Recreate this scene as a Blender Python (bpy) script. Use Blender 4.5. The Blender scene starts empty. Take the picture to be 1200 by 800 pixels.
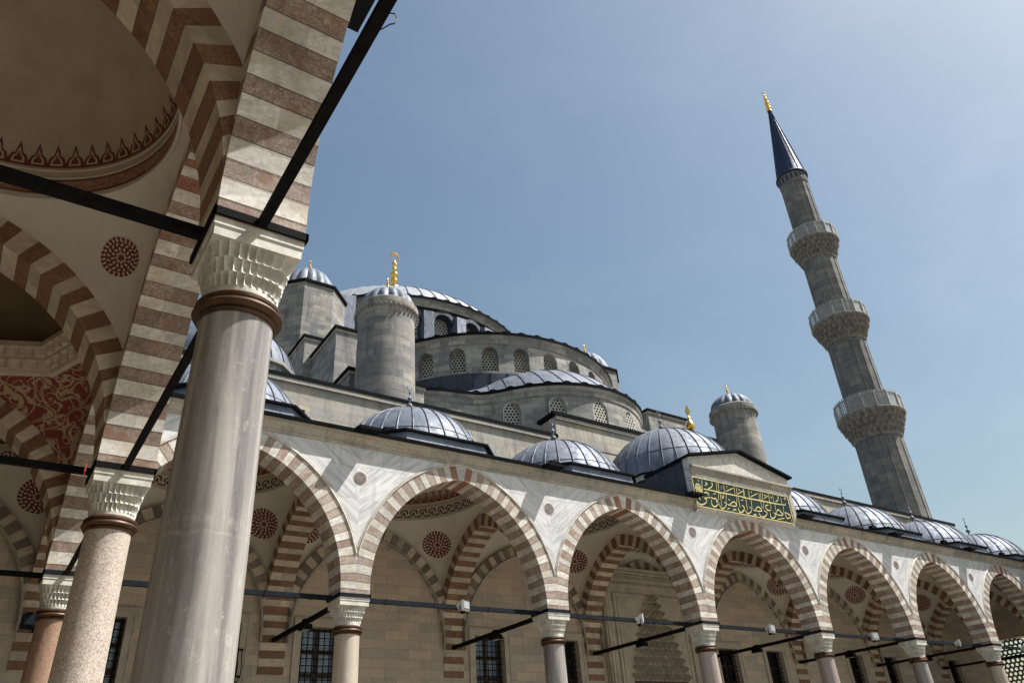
import bpy, bmesh, math, random
from mathutils import Vector, Matrix
PI = math.pi
R = math.radians
rnd = random.Random(7)
scn = bpy.context.scene

# ------------------------------------------------------------------ camera, sky, sun, exposure
cam_data = bpy.data.cameras.new('camera')
cam = bpy.data.objects.new('camera', cam_data)
scn.collection.objects.link(cam)
cam.location = (-1.27591863, -19.0126362, 1.65)
cam.rotation_euler = (2.11783822, 0.0645118267, -0.588228304)
cam_data.sensor_fit = 'HORIZONTAL'
cam_data.sensor_width = 36.0
cam_data.lens = 871.140647 / 1200.0 * 36.0
cam_data.clip_end = 3000.0
cam_data.clip_start = 0.05
scn.camera = cam

TO_SUN = Vector((0.56, -0.378, 1.0)).normalized()
world = bpy.data.worlds.new('World')
scn.world = world
world.use_nodes = True
wn = world.node_tree.nodes
wl = world.node_tree.links
sky = wn.new('ShaderNodeTexSky')
sky.sky_type = 'NISHITA'
sky.sun_disc = False
sky.sun_elevation = math.asin(TO_SUN.z)
sky.sun_rotation = math.atan2(TO_SUN.x, TO_SUN.y)
sky.air_density = 1.5
sky.dust_density = 2.4
sky.ozone_density = 1.3
bg = wn['Background']
bg.inputs['Strength'].default_value = 0.071
# a faint uneven haze high up
tc = wn.new('ShaderNodeTexCoord')
hz = wn.new('ShaderNodeTexNoise')
hz.inputs['Scale'].default_value = 2.6
hz.inputs['Detail'].default_value = 7
hz.inputs['Roughness'].default_value = 0.62
hz.inputs['Distortion'].default_value = 0.6
hm = wn.new('ShaderNodeMapping')
hm.inputs['Scale'].default_value = (1.0, 1.6, 3.0)
hm.inputs['Rotation'].default_value = (0.3, 0.2, 0.5)
wl.new(tc.outputs['Generated'], hm.inputs['Vector'])
wl.new(hm.outputs[0], hz.inputs['Vector'])
hr = wn.new('ShaderNodeValToRGB')
hr.color_ramp.elements[0].position = 0.45
hr.color_ramp.elements[0].color = (0.965, 1.0, 0.96, 1)
hr.color_ramp.elements[1].position = 0.75
hr.color_ramp.elements[1].color = (1.09, 1.09, 1.02, 1)
wl.new(hz.outputs['Fac'], hr.inputs[0])
hx = wn.new('ShaderNodeMix')
hx.data_type = 'RGBA'
hx.blend_type = 'MULTIPLY'
hx.inputs[0].default_value = 1.0
wl.new(sky.outputs[0], hx.inputs[6])
wl.new(hr.outputs[0], hx.inputs[7])
wl.new(hx.outputs[2], bg.inputs['Color'])

sun_data = bpy.data.lights.new('sun', 'SUN')
sun_data.energy = 4.9
sun_data.angle = R(0.53)
sun_data.color = (1.0, 0.967, 0.915)
sun = bpy.data.objects.new('sun', sun_data)
scn.collection.objects.link(sun)
sun.rotation_euler = TO_SUN.to_track_quat('Z', 'Y').to_euler()
sun.location = (20, -30, 60)

scn.view_settings.view_transform = 'Standard'
scn.view_settings.look = 'None'
scn.view_settings.gamma = 1.0
scn.view_settings.use_curve_mapping = False
scn.view_settings.exposure = 0.74
scn.render.engine = 'CYCLES'
scn.cycles.max_bounces = 8
scn.cycles.diffuse_bounces = 5

# ------------------------------------------------------------------ materials
class NT:
    def __init__(self, name):
        self.m = bpy.data.materials.new(name)
        self.m.use_nodes = True
        self.t = self.m.node_tree
        self.n = self.t.nodes
        self.bsdf = self.n['Principled BSDF']
        self.out = self.n['Material Output']
    def node(self, kind, **props):
        o = self.n.new(kind)
        for k, v in props.items():
            setattr(o, k, v)
        return o
    def link(self, a, b):
        self.t.links.new(a, b)
    def val(self, sock, v):
        if isinstance(v, (int, float)):
            sock.default_value = v
        elif isinstance(v, tuple):
            sock.default_value = v if len(v) == len(sock.default_value) else (v + (1,))
        else:
            self.link(v, sock)
    def pos(self):
        return self.node('ShaderNodeNewGeometry').outputs['Position']
    def uv(self):
        return self.node('ShaderNodeUVMap', uv_map='UVMap').outputs[0]
    def mapping(self, vec, scale=(1, 1, 1), rot=(0, 0, 0), loc=(0, 0, 0)):
        if any(rot):                                   # turn first, then stretch
            r = self.node('ShaderNodeMapping')
            self.link(vec, r.inputs['Vector'])
            r.inputs['Rotation'].default_value = rot
            vec = r.outputs[0]
        o = self.node('ShaderNodeMapping')
        self.link(vec, o.inputs['Vector'])
        o.inputs['Scale'].default_value = scale
        o.inputs['Location'].default_value = loc
        return o.outputs[0]
    def noise(self, vec, scale, detail=5, rough=0.6, dist=0.0):
        o = self.node('ShaderNodeTexNoise')
        self.link(vec, o.inputs['Vector'])
        o.inputs['Scale'].default_value = scale
        o.inputs['Detail'].default_value = detail
        o.inputs['Roughness'].default_value = rough
        o.inputs['Distortion'].default_value = dist
        return o.outputs['Fac']
    def voro(self, vec, scale, feature='F1', out='Distance', rand=1.0):
        o = self.node('ShaderNodeTexVoronoi', feature=feature)
        self.link(vec, o.inputs['Vector'])
        o.inputs['Scale'].default_value = scale
        o.inputs['Randomness'].default_value = rand
        return o.outputs[out]
    def ramp(self, fac, stops, interp='LINEAR'):
        o = self.node('ShaderNodeValToRGB')
        cr = o.color_ramp
        cr.interpolation = interp
        while len(cr.elements) < len(stops):
            cr.elements.new(0.5)
        for e, (p, c) in zip(cr.elements, stops):
            e.position = p
            e.color = (c, c, c, 1) if isinstance(c, (int, float)) else (*c, 1)
        self.link(fac, o.inputs[0])
        return o.outputs[0]
    def mix(self, fac, a, b, blend='MIX'):
        o = self.node('ShaderNodeMix', data_type='RGBA', blend_type=blend)
        self.val(o.inputs[0], fac)
        self.val(o.inputs[6], a)
        self.val(o.inputs[7], b)
        return o.outputs[2]
    def math(self, op, a, b=0.0, clamp=False):
        o = self.node('ShaderNodeMath', operation=op, use_clamp=clamp)
        self.val(o.inputs[0], a)
        self.val(o.inputs[1], b)
        return o.outputs[0]
    def bump(self, h, strength=0.3, dist=0.01):
        o = self.node('ShaderNodeBump')
        o.inputs['Strength'].default_value = strength
        o.inputs['Distance'].default_value = dist
        self.link(h, o.inputs['Height'])
        self.link(o.outputs[0], self.bsdf.inputs['Normal'])
    def attr(self, name):
        return self.node('ShaderNodeAttribute', attribute_name=name).outputs['Fac']
    def brick(self, vec, w, h, mortar=0.006, offset=0.5, c1=(0, 0, 0), c2=(1, 1, 1)):
        o = self.node('ShaderNodeTexBrick')
        self.link(vec, o.inputs['Vector'])
        o.offset = offset
        o.inputs['Scale'].default_value = 1.0
        o.inputs['Brick Width'].default_value = w
        o.inputs['Row Height'].default_value = h
        o.inputs['Mortar Size'].default_value = mortar
        o.inputs['Mortar Smooth'].default_value = 0.2
        o.inputs['Color1'].default_value = (*c1, 1)
        o.inputs['Color2'].default_value = (*c2, 1)
        o.inputs['Mortar'].default_value = (0.5, 0.5, 0.5, 1)
        return o.outputs['Color'], o.outputs['Fac']
    def done(self, col, rough=0.8, metal=0.0, spec=0.4):
        self.val(self.bsdf.inputs['Base Color'], col)
        self.val(self.bsdf.inputs['Roughness'], rough)
        self.bsdf.inputs['Metallic'].default_value = metal
        self.bsdf.inputs['Specular IOR Level'].default_value = spec
        return self.m

def m_plain(name, col, rough=0.7, metal=0.0, var=0.25, scale=3.0, spec=0.4, bump=0.0):
    t = NT(name)
    n = t.noise(t.pos(), scale, 6, 0.65)
    dark = tuple(c * (1 - var) for c in col)
    lite = tuple(min(1, c * (1 + var)) for c in col)
    c = t.ramp(n, [(0.3, dark), (0.7, lite)])
    if bump:
        t.bump(t.noise(t.pos(), scale * 9, 4, 0.6), bump, 0.01)
    return t.done(c, rough, metal, spec)

def m_ashlar(name, base, w=1.05, h=0.36, stain=0.6, var=0.3, warm=(1.0, 0.93, 0.8), soot=(0.06, 0.06, 0.06), mortar=0.007):
    t = NT(name)
    uv = t.uv()
    wob = t.node('ShaderNodeVectorMath', operation='ADD')
    bc, bf = t.brick(uv, w, h, mortar)
    bc2, _ = t.brick(uv, w, h, mortar, c1=(0.2, 0.2, 0.2), c2=(0.8, 0.8, 0.8))
    p = t.pos()
    n1 = t.noise(p, 0.45, 6, 0.65)
    n2 = t.noise(p, 5.0, 6, 0.7)
    n3 = t.noise(t.mapping(p, (2.6, 2.6, 0.35)), 1.0, 6, 0.7, 0.4)
    n4 = t.noise(t.mapping(p, (0.5, 0.5, 3.2)), 1.1, 5, 0.7)
    n5 = t.noise(t.mapping(p, (1.0, 1.0, 1.7)), 13.0, 7, 0.75)
    cold = tuple(c * k for c, k in zip(base, (0.86, 0.9, 0.97)))
    wm = tuple(c * k for c, k in zip(base, warm))
    c = t.mix(bc, tuple(k * (1 - var) for k in cold), tuple(k * (1 + var * 0.6) for k in wm))
    c = t.mix(t.ramp(n2, [(0.3, 0.0), (0.75, 0.55)]), c, tuple(k * 1.12 for k in base))
    c = t.mix(t.math('MULTIPLY', t.ramp(n1, [(0.45, 0.0), (0.68, 1.0)]), stain * 0.5), c, tuple(k * 0.42 for k in base))
    c = t.mix(t.math('MULTIPLY', t.ramp(n3, [(0.52, 0.0), (0.72, 1.0)]), stain * 0.8), c, soot)
    c = t.mix(t.math('MULTIPLY', t.ramp(n4, [(0.5, 0.0), (0.7, 1.0)]), stain * 0.6), c, tuple(k * 0.35 for k in base))
    c = t.mix(t.math('MULTIPLY', t.ramp(n5, [(0.48, 0.0), (0.66, 1.0)]), 0.45), c, tuple(k * 0.42 for k in base))
    c = t.mix(t.math('MULTIPLY', t.ramp(n5, [(0.3, 1.0), (0.42, 0.0)]), 0.4), c, tuple(min(1, k * 1.4) for k in base))
    c = t.mix(t.math('MULTIPLY', bf, 0.6), c, tuple(k * 0.35 for k in base))
    hgt = t.math('ADD', t.math('MULTIPLY', bf, -0.6), t.math('MULTIPLY', n2, 0.6))
    t.bump(hgt, 0.5, 0.02)
    return t.done(c, 0.88)

def m_spandrel(name):
    """marble slabs matched like open books about each column's axis"""
    t = NT(name)
    uv = t.uv()
    bc, bf = t.brick(t.mapping(uv, (1, 1, 1), (0, 0, 0), (0.95, 0.3, 0)), 1.65, 0.92, 0.004)
    p = t.pos()
    sp = t.node('ShaderNodeSeparateXYZ'); t.link(uv, sp.inputs[0])
    fr = t.math('FRACT', t.math('ADD', t.math('DIVIDE', sp.outputs[0], 6.6), 0.5))
    u = t.math('MULTIPLY', t.math('ABSOLUTE', t.math('SUBTRACT', fr, 0.5)), 6.6)
    cell = t.math('MULTIPLY', t.math('FLOOR', t.math('ADD', t.math('DIVIDE', sp.outputs[0], 6.6), 0.5)), 7.3)
    sc = t.node('ShaderNodeSeparateColor'); t.link(bc, sc.inputs[0])
    cb = t.node('ShaderNodeCombineXYZ')
    t.link(u, cb.inputs[0]); t.link(sp.outputs[1], cb.inputs[1]); t.link(t.math('ADD', cell, t.math('MULTIPLY', sc.outputs[0], 2.0)), cb.inputs[2])
    q = cb.outputs[0]
    v1 = t.noise(t.mapping(q, (0.35, 3.4, 1.0), (0, 0, R(36))), 1.5, 9, 0.68, 0.5)
    v2 = t.noise(t.mapping(q, (0.5, 7.0, 1.0), (0, 0, R(40))), 1.3, 8, 0.62, 0.9)
    n = t.noise(p, 0.7, 6, 0.6)
    n3 = t.noise(p, 9.0, 6, 0.7)
    st = t.noise(t.mapping(p, (4.2, 4.2, 0.3)), 1.0, 6, 0.7)
    c = t.ramp(v1, [(0.30, (0.31, 0.325, 0.35)), (0.42, (0.48, 0.485, 0.495)), (0.52, (0.62, 0.612, 0.60)), (0.72, (0.72, 0.705, 0.68))])
    c = t.mix(t.ramp(v2, [(0.54, 0.0), (0.61, 0.75), (0.67, 0.0)]), c, (0.30, 0.31, 0.335))
    c = t.mix(t.math('MULTIPLY', sc.outputs[0], 0.22), c, (0.47, 0.47, 0.48))
    c = t.mix(t.ramp(n, [(0.45, 0.0), (0.75, 0.3)]), c, (0.58, 0.52, 0.45))
    c = t.mix(t.ramp(n3, [(0.55, 0.0), (0.8, 0.25)]), c, (0.42, 0.40, 0.38))
    c = t.mix(t.ramp(st, [(0.54, 0.0), (0.74, 0.6)]), c, (0.33, 0.28, 0.24))
    c = t.mix(t.math('MULTIPLY', bf, 0.7), c, (0.22, 0.20, 0.18))
    t.bump(t.math('ADD', t.math('MULTIPLY', bf, -1.0), t.math('MULTIPLY', n3, 0.25)), 0.4, 0.006)
    return t.done(c, 0.5)

def m_block(name, cols, speck=None, rough=0.6, scale=5.0, streak=0.0, grime=0.3, patch=None):
    """one voussoir stone: the colour differs from block to block (attribute 'block')"""
    t = NT(name)
    p = t.pos()
    a = t.attr('block')
    off = t.node('ShaderNodeCombineXYZ')
    for i in range(3):
        t.link(t.math('MULTIPLY', a, 37.0 + 11 * i), off.inputs[i])
    add = t.node('ShaderNodeVectorMath', operation='ADD')
    t.link(p, add.inputs[0]); t.link(off.outputs[0], add.inputs[1])
    q = add.outputs[0]
    n = t.noise(q, scale, 8, 0.68, 0.5)
    c = t.ramp(n, [(0.3, cols[0]), (0.5, cols[1]), (0.72, cols[2])])
    if streak:
        s = t.noise(t.mapping(q, (1.0, 1.0, 7.0), (R(20), R(15), 0)), 1.6, 7, 0.65, 0.8)
        c = t.mix(t.ramp(s, [(0.45, 0.0), (0.68, streak)]), c, tuple(k * 0.55 for k in cols[1]))
    if speck:
        v = t.voro(q, 60.0, 'F1', 'Color')
        sp = t.node('ShaderNodeSeparateColor'); t.link(v, sp.inputs[0])
        c = t.mix(t.ramp(sp.outputs[0], [(0.7, 0.0), (0.85, 0.55)]), c, speck[0])
        c = t.mix(t.ramp(sp.outputs[1], [(0.74, 0.0), (0.88, 0.5)]), c, speck[1])
    # block to block shift
    h = t.node('ShaderNodeHueSaturation')
    t.link(c, h.inputs['Color'])
    t.link(t.ramp(a, [(0.0, 0.78), (1.0, 1.22)]), h.inputs['Value'])
    h.inputs['Saturation'].default_value = 1.0
    c = h.outputs[0]
    g = t.noise(t.mapping(p, (1.3, 1.3, 0.8)), 1.2, 6, 0.7)
    if patch:
        pn = t.noise(q, 2.4, 6, 0.7, 0.6)
        c = t.mix(t.ramp(pn, [(0.48, 0.0), (0.62, 0.9)]), c, patch)
        pn2 = t.noise(q, 14.0, 6, 0.75)
        c = t.mix(t.ramp(pn2, [(0.52, 0.0), (0.68, 0.65)]), c, tuple(k * 0.45 for k in cols[1]))
    c = t.mix(t.ramp(g, [(0.5, 0.0), (0.75, grime)]), c, tuple(k * 0.5 for k in cols[0]))
    t.bump(t.noise(q, 22, 4, 0.6), 0.25, 0.008)
    return t.done(c, rough)

def m_column(name, base, vein, speck=0.0, streaks=1.0, rough=0.38):
    t = NT(name)
    p = t.pos()
    n1 = t.noise(t.mapping(p, (5.5, 5.5, 0.22)), 1.0, 8, 0.62, 0.6)
    n2 = t.noise(t.mapping(p, (4.0, 4.0, 1.3), (R(10), R(6), 0)), 2.2, 10, 0.78, 0.7)
    n3 = t.noise(p, 28.0, 4, 0.7)
    c = t.ramp(n1, [(0.32, vein), (0.5, tuple((a + b) / 2 for a, b in zip(base, vein))), (0.64, base)]) if streaks else t.ramp(n2, [(0.3, vein), (0.65, base)])
    c = t.mix(t.ramp(n2, [(0.57, 0.0), (0.62, 0.4), (0.67, 0.0)]), c, tuple(min(1, k * 1.4) for k in base))
    c = t.mix(t.ramp(n2, [(0.30, 0.5), (0.42, 0.0)]), c, tuple(k * 0.7 for k in vein))
    if speck:
        v = t.voro(p, 80.0, 'F1', 'Color')
        sp = t.node('ShaderNodeSeparateColor'); t.link(v, sp.inputs[0])
        c = t.mix(t.ramp(sp.outputs[0], [(0.6, 0.0), (0.75, speck)]), c, tuple(k * 0.35 for k in base))
        c = t.mix(t.ramp(sp.outputs[1], [(0.7, 0.0), (0.85, speck)]), c, tuple(min(1, k * 1.5) for k in base))
    c = t.mix(t.ramp(n3, [(0.62, 0.0), (0.8, 0.35)]), c, tuple(min(1, k * 1.5) for k in base))
    if streaks:                                        # a pale crack line, specks and chips
        sx = t.node('ShaderNodeSeparateXYZ'); t.link(p, sx.inputs[0])
        wv = t.math('ADD', sx.outputs[2], t.math('MULTIPLY', t.noise(p, 5.0, 4, 0.6), 0.12))
        for zc, wd, k in ((3.60, 0.05, 0.45), (3.50, 0.02, 0.4)):
            ln = t.ramp(t.math('ABSOLUTE', t.math('SUBTRACT', wv, zc)), [(0.0, 1.0), (wd, 0.0)])
            c = t.mix(t.math('MULTIPLY', ln, t.ramp(t.noise(p, 13.0, 6, 0.75), [(0.42, 0.0), (0.66, k)])), c, (0.62, 0.57, 0.5))
        n6 = t.noise(t.mapping(p, (1.0, 1.0, 0.7), (R(25), 0, 0)), 17.0, 8, 0.8, 1.2)
        c = t.mix(t.ramp(n6, [(0.58, 0.0), (0.66, 0.55)]), c, (0.56, 0.52, 0.47))
        c = t.mix(t.ramp(n6, [(0.28, 0.5), (0.38, 0.0)]), c, tuple(k * 0.8 for k in vein))
    t.bump(n3, 0.08, 0.004)
    return t.done(c, rough)

def m_arabesque(name, ground, vine, scale=3.2, width=0.035):
    t = NT(name)
    p = t.pos()
    n = t.noise(p, scale, 0.0, 0.4, 1.5)
    n2 = t.noise(p, scale * 1.5, 0.0, 0.4, 2.0)
    def line(x, w, c0=0.5):
        d = t.math('ABSOLUTE', t.math('SUBTRACT', x, c0))
        return t.math('LESS_THAN', d, w)
    l = t.math('MAXIMUM', line(n, width * 0.8), line(n2, width * 0.7))
    l = t.math('MAXIMUM', l, line(n, width * 0.6, 0.63))
    leaf = t.math('GREATER_THAN', t.noise(p, scale * 3.3, 0.0, 0.3, 1.0), 0.69)
    l = t.math('MAXIMUM', l, leaf)
    c = t.mix(l, ground, vine)
    c = t.mix(t.math('MULTIPLY', t.noise(p, 6, 5, 0.6), 0.35), c, (0.2, 0.15, 0.1))
    return t.done(c, 0.8)

def m_plaster(name, a, b):
    t = NT(name)
    p = t.pos()
    n = t.noise(p, 0.9, 7, 0.65)
    s = t.noise(t.mapping(p, (2, 2, 0.5)), 1.0, 6, 0.7)
    c = t.ramp(n, [(0.3, a), (0.7, b)])
    c = t.mix(t.ramp(s, [(0.52, 0.0), (0.78, 0.3)]), c, tuple(k * 0.6 for k in a))
    t.bump(t.noise(p, 11, 5, 0.6), 0.1, 0.01)
    return t.done(c, 0.85)

def m_lead(name, a, b, metal=0.55, rough=0.42):
    t = NT(name)
    p = t.pos()
    n = t.noise(p, 1.6, 7, 0.68)
    s = t.noise(t.mapping(p, (4, 4, 0.6)), 1.0, 6, 0.7, 0.5)
    s2 = t.noise(t.mapping(p, (7, 7, 0.9)), 1.0, 5, 0.7, 0.3)
    pt = t.noise(p, 0.9, 3, 0.5)
    c = t.ramp(n, [(0.3, a), (0.7, b)])
    c = t.mix(t.ramp(s, [(0.5, 0.0), (0.8, 0.6)]), c, tuple(k * 0.5 for k in a))
    c = t.mix(t.ramp(s2, [(0.56, 0.0), (0.74, 0.55)]), c, tuple(min(1, k * 1.7) for k in b))
    c = t.mix(t.ramp(pt, [(0.55, 0.0), (0.7, 0.35)]), c, tuple(k * w for k, w in zip(b, (1.25, 1.1, 0.95))))
    t.bump(t.math('ADD', t.noise(p, 3.0, 5, 0.6), t.noise(p, 0.9, 2, 0.5)), 0.4, 0.05)
    return t.done(c, t.ramp(t.noise(p, 3, 4, 0.6), [(0.3, rough * 0.8), (0.7, min(1, rough * 1.4))]), metal)

M = {}
M['spandrel'] = m_spandrel('veined_marble')
M['white_stone'] = m_block('white_voussoir', [(0.42, 0.385, 0.34), (0.60, 0.565, 0.51), (0.71, 0.69, 0.65)], streak=0.7, grime=0.5, patch=(0.50, 0.43, 0.33))
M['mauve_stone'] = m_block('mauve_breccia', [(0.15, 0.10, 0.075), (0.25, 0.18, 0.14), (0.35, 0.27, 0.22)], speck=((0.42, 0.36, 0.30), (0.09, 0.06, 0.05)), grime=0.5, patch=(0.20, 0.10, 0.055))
M['pale_mauve'] = m_block('pale_mauve_breccia', [(0.20, 0.145, 0.115), (0.32, 0.25, 0.205), (0.43, 0.36, 0.305)], speck=((0.5, 0.44, 0.38), (0.14, 0.095, 0.08)), grime=0.5, patch=(0.27, 0.165, 0.11))
M['mortar'] = m_plain('old_mortar', (0.10, 0.08, 0.06), 0.9, 0, 0.4, 20.0)
M['red_stone'] = m_block('red_keystone', [(0.21, 0.07, 0.035), (0.30, 0.115, 0.06), (0.36, 0.17, 0.10)], speck=((0.4, 0.28, 0.2), (0.14, 0.05, 0.03)))
M['cream_band'] = m_block('cream_band', [(0.40, 0.33, 0.245), (0.52, 0.445, 0.345), (0.60, 0.52, 0.42)], streak=0.35)
M['brown_band'] = m_block('brown_band', [(0.125, 0.055, 0.028), (0.20, 0.10, 0.055), (0.27, 0.15, 0.09)], speck=((0.33, 0.22, 0.14), (0.08, 0.04, 0.025)), patch=(0.22, 0.12, 0.07))
M['grey_band'] = m_block('grey_painted_band', [(0.14, 0.11, 0.09), (0.19, 0.155, 0.13), (0.24, 0.20, 0.17)])
M['wall'] = m_ashlar('prayer_hall_ashlar', (0.53, 0.455, 0.375), 0.9, 0.31, stain=0.3, var=0.2, mortar=0.006)
M['upper'] = m_ashlar('weathered_limestone', (0.325, 0.322, 0.31), 0.75, 0.30, stain=0.95, var=0.5)
M['tower'] = m_ashlar('turret_limestone', (0.295, 0.288, 0.275), 0.9, 0.34, stain=1.1, var=0.52, mortar=0.01)
M['minaret'] = m_ashlar('minaret_limestone', (0.205, 0.202, 0.197), 1.2, 0.62, stain=0.9, var=0.42, mortar=0.02)
M['balcony'] = m_plain('weathered_balcony_stone', (0.185, 0.17, 0.145), 0.85, 0, 0.5, 2.6, bump=0.6)
M['parapet'] = m_plain('grey_parapet_stone', (0.30, 0.295, 0.28), 0.8, 0, 0.25, 2.2)
M['cornice'] = m_ashlar('cornice_limestone', (0.42, 0.395, 0.35), 1.1, 0.42, stain=0.75, var=0.22, warm=(1.05, 0.95, 0.78))
M['carved'] = m_plain('carved_marble', (0.50, 0.47, 0.42), 0.6, 0, 0.3, 7.0, bump=0.5)
M['capital'] = m_plain('capital_marble', (0.56, 0.545, 0.49), 0.55, 0, 0.3, 5.0, bump=0.3)
M['portal'] = m_plain('portal_marble', (0.42, 0.37, 0.30), 0.7, 0, 0.25, 2.0, bump=0.3)
M['frame'] = m_plain('window_surround_marble', (0.42, 0.37, 0.30), 0.7, 0, 0.18, 2.0)
M['plaster'] = m_plaster('painted_plaster', (0.53, 0.48, 0.41), (0.63, 0.585, 0.515))
M['dome_plaster'] = m_plaster('dome_plaster', (0.35, 0.29, 0.21), (0.50, 0.42, 0.315))
M['brown_plaster'] = m_plaster('dark_dome_plaster', (0.16, 0.11, 0.06), (0.25, 0.175, 0.10))
M['red_paint'] = m_plain('dark_red_paint', (0.145, 0.034, 0.026), 0.8, 0, 0.35, 9.0)
M['maroon_paint'] = m_plain('maroon_paint', (0.10, 0.03, 0.025), 0.8, 0, 0.35, 9.0)
M['arabesque'] = m_arabesque('red_arabesque', (0.20, 0.018, 0.016), (0.44, 0.34, 0.22), 1.5, 0.045)
M['scroll'] = m_arabesque('red_scroll', (0.26, 0.07, 0.045), (0.40, 0.29, 0.2), 9.0, 0.045)
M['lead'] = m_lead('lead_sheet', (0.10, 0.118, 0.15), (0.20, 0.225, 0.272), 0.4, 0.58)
M['lead_shaded'] = m_lead('shade_toned_lead', (0.025, 0.031, 0.046), (0.05, 0.06, 0.085), 0.3, 0.55)  # lead darkened to navy; the shade on these faces is in the colour
M['seam'] = m_lead('lead_seam', (0.07, 0.08, 0.10), (0.13, 0.145, 0.17), 0.2, 0.6)
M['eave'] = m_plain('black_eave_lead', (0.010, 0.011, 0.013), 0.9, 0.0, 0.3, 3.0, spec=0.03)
M['spire'] = m_lead('blue_spire_lead', (0.018, 0.028, 0.06), (0.035, 0.05, 0.10), 0.35, 0.5)
M['gold'] = m_plain('gilded_copper', (0.80, 0.50, 0.10), 0.26, 1.0, 0.12, 6.0)
M['iron'] = m_plain('black_iron', (0.008, 0.008, 0.009), 0.8, 0.0, 0.4, 8.0, spec=0.06)
M['skylit_lead'] = m_lead('skylit_lead', (0.30, 0.32, 0.345), (0.42, 0.44, 0.46), 0.45, 0.46)  # lead lightened for the main dome; sky reflection painted into the base colour
M['bluegrey_iron'] = m_plain('blue_grey_iron', (0.010, 0.013, 0.018), 0.7, 0.0, 0.5, 8.0, spec=0.1)
M['bronze'] = m_plain('bronze_collar', (0.075, 0.038, 0.018), 0.5, 0.35, 0.55, 7.0)
M['wood'] = m_plain('dark_window_wood', (0.05, 0.025, 0.016), 0.6, 0, 0.3, 4.0)
M['glass'] = m_plain('window_glass', (0.20, 0.27, 0.36), 0.12, 0.0, 0.3, 1.4, spec=0.8)
M['dark_glass'] = m_plain('dark_interior_glass', (0.012, 0.014, 0.018), 0.2, 0.0, 0.3, 2.0, spec=0.5)
M['lattice'] = m_plain('lattice_plaster', (0.42, 0.40, 0.35), 0.8, 0, 0.2, 4.0)
M['panel'] = m_plain('dark_green_panel', (0.003, 0.020, 0.016), 0.6, 0, 0.5, 1.6, spec=0.15)
M['gilt'] = m_plain('gilt_paint', (0.60, 0.50, 0.22), 0.5, 0.15, 0.35, 9.0)
M['lamp_white'] = m_plain('white_enamel', (0.62, 0.63, 0.62), 0.4, 0, 0.1, 5.0)
M['lamp_glass'] = m_plain('lamp_glass', (0.35, 0.37, 0.38), 0.15, 0, 0.1, 5.0, spec=0.8)
M['paving'] = m_ashlar('courtyard_paving', (0.25, 0.228, 0.195), 1.0, 0.7, stain=0.35, var=0.2)
M['roundel'] = m_plain('purple_roundel', (0.17, 0.135, 0.135), 0.4, 0, 0.35, 8.0)
M['cable'] = m_plain('black_cable', (0.01, 0.01, 0.01), 0.6, 0, 0.1, 5.0)
M['tag_red'] = m_plain('red_tag', (0.35, 0.03, 0.03), 0.6, 0, 0.2, 5.0)

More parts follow.
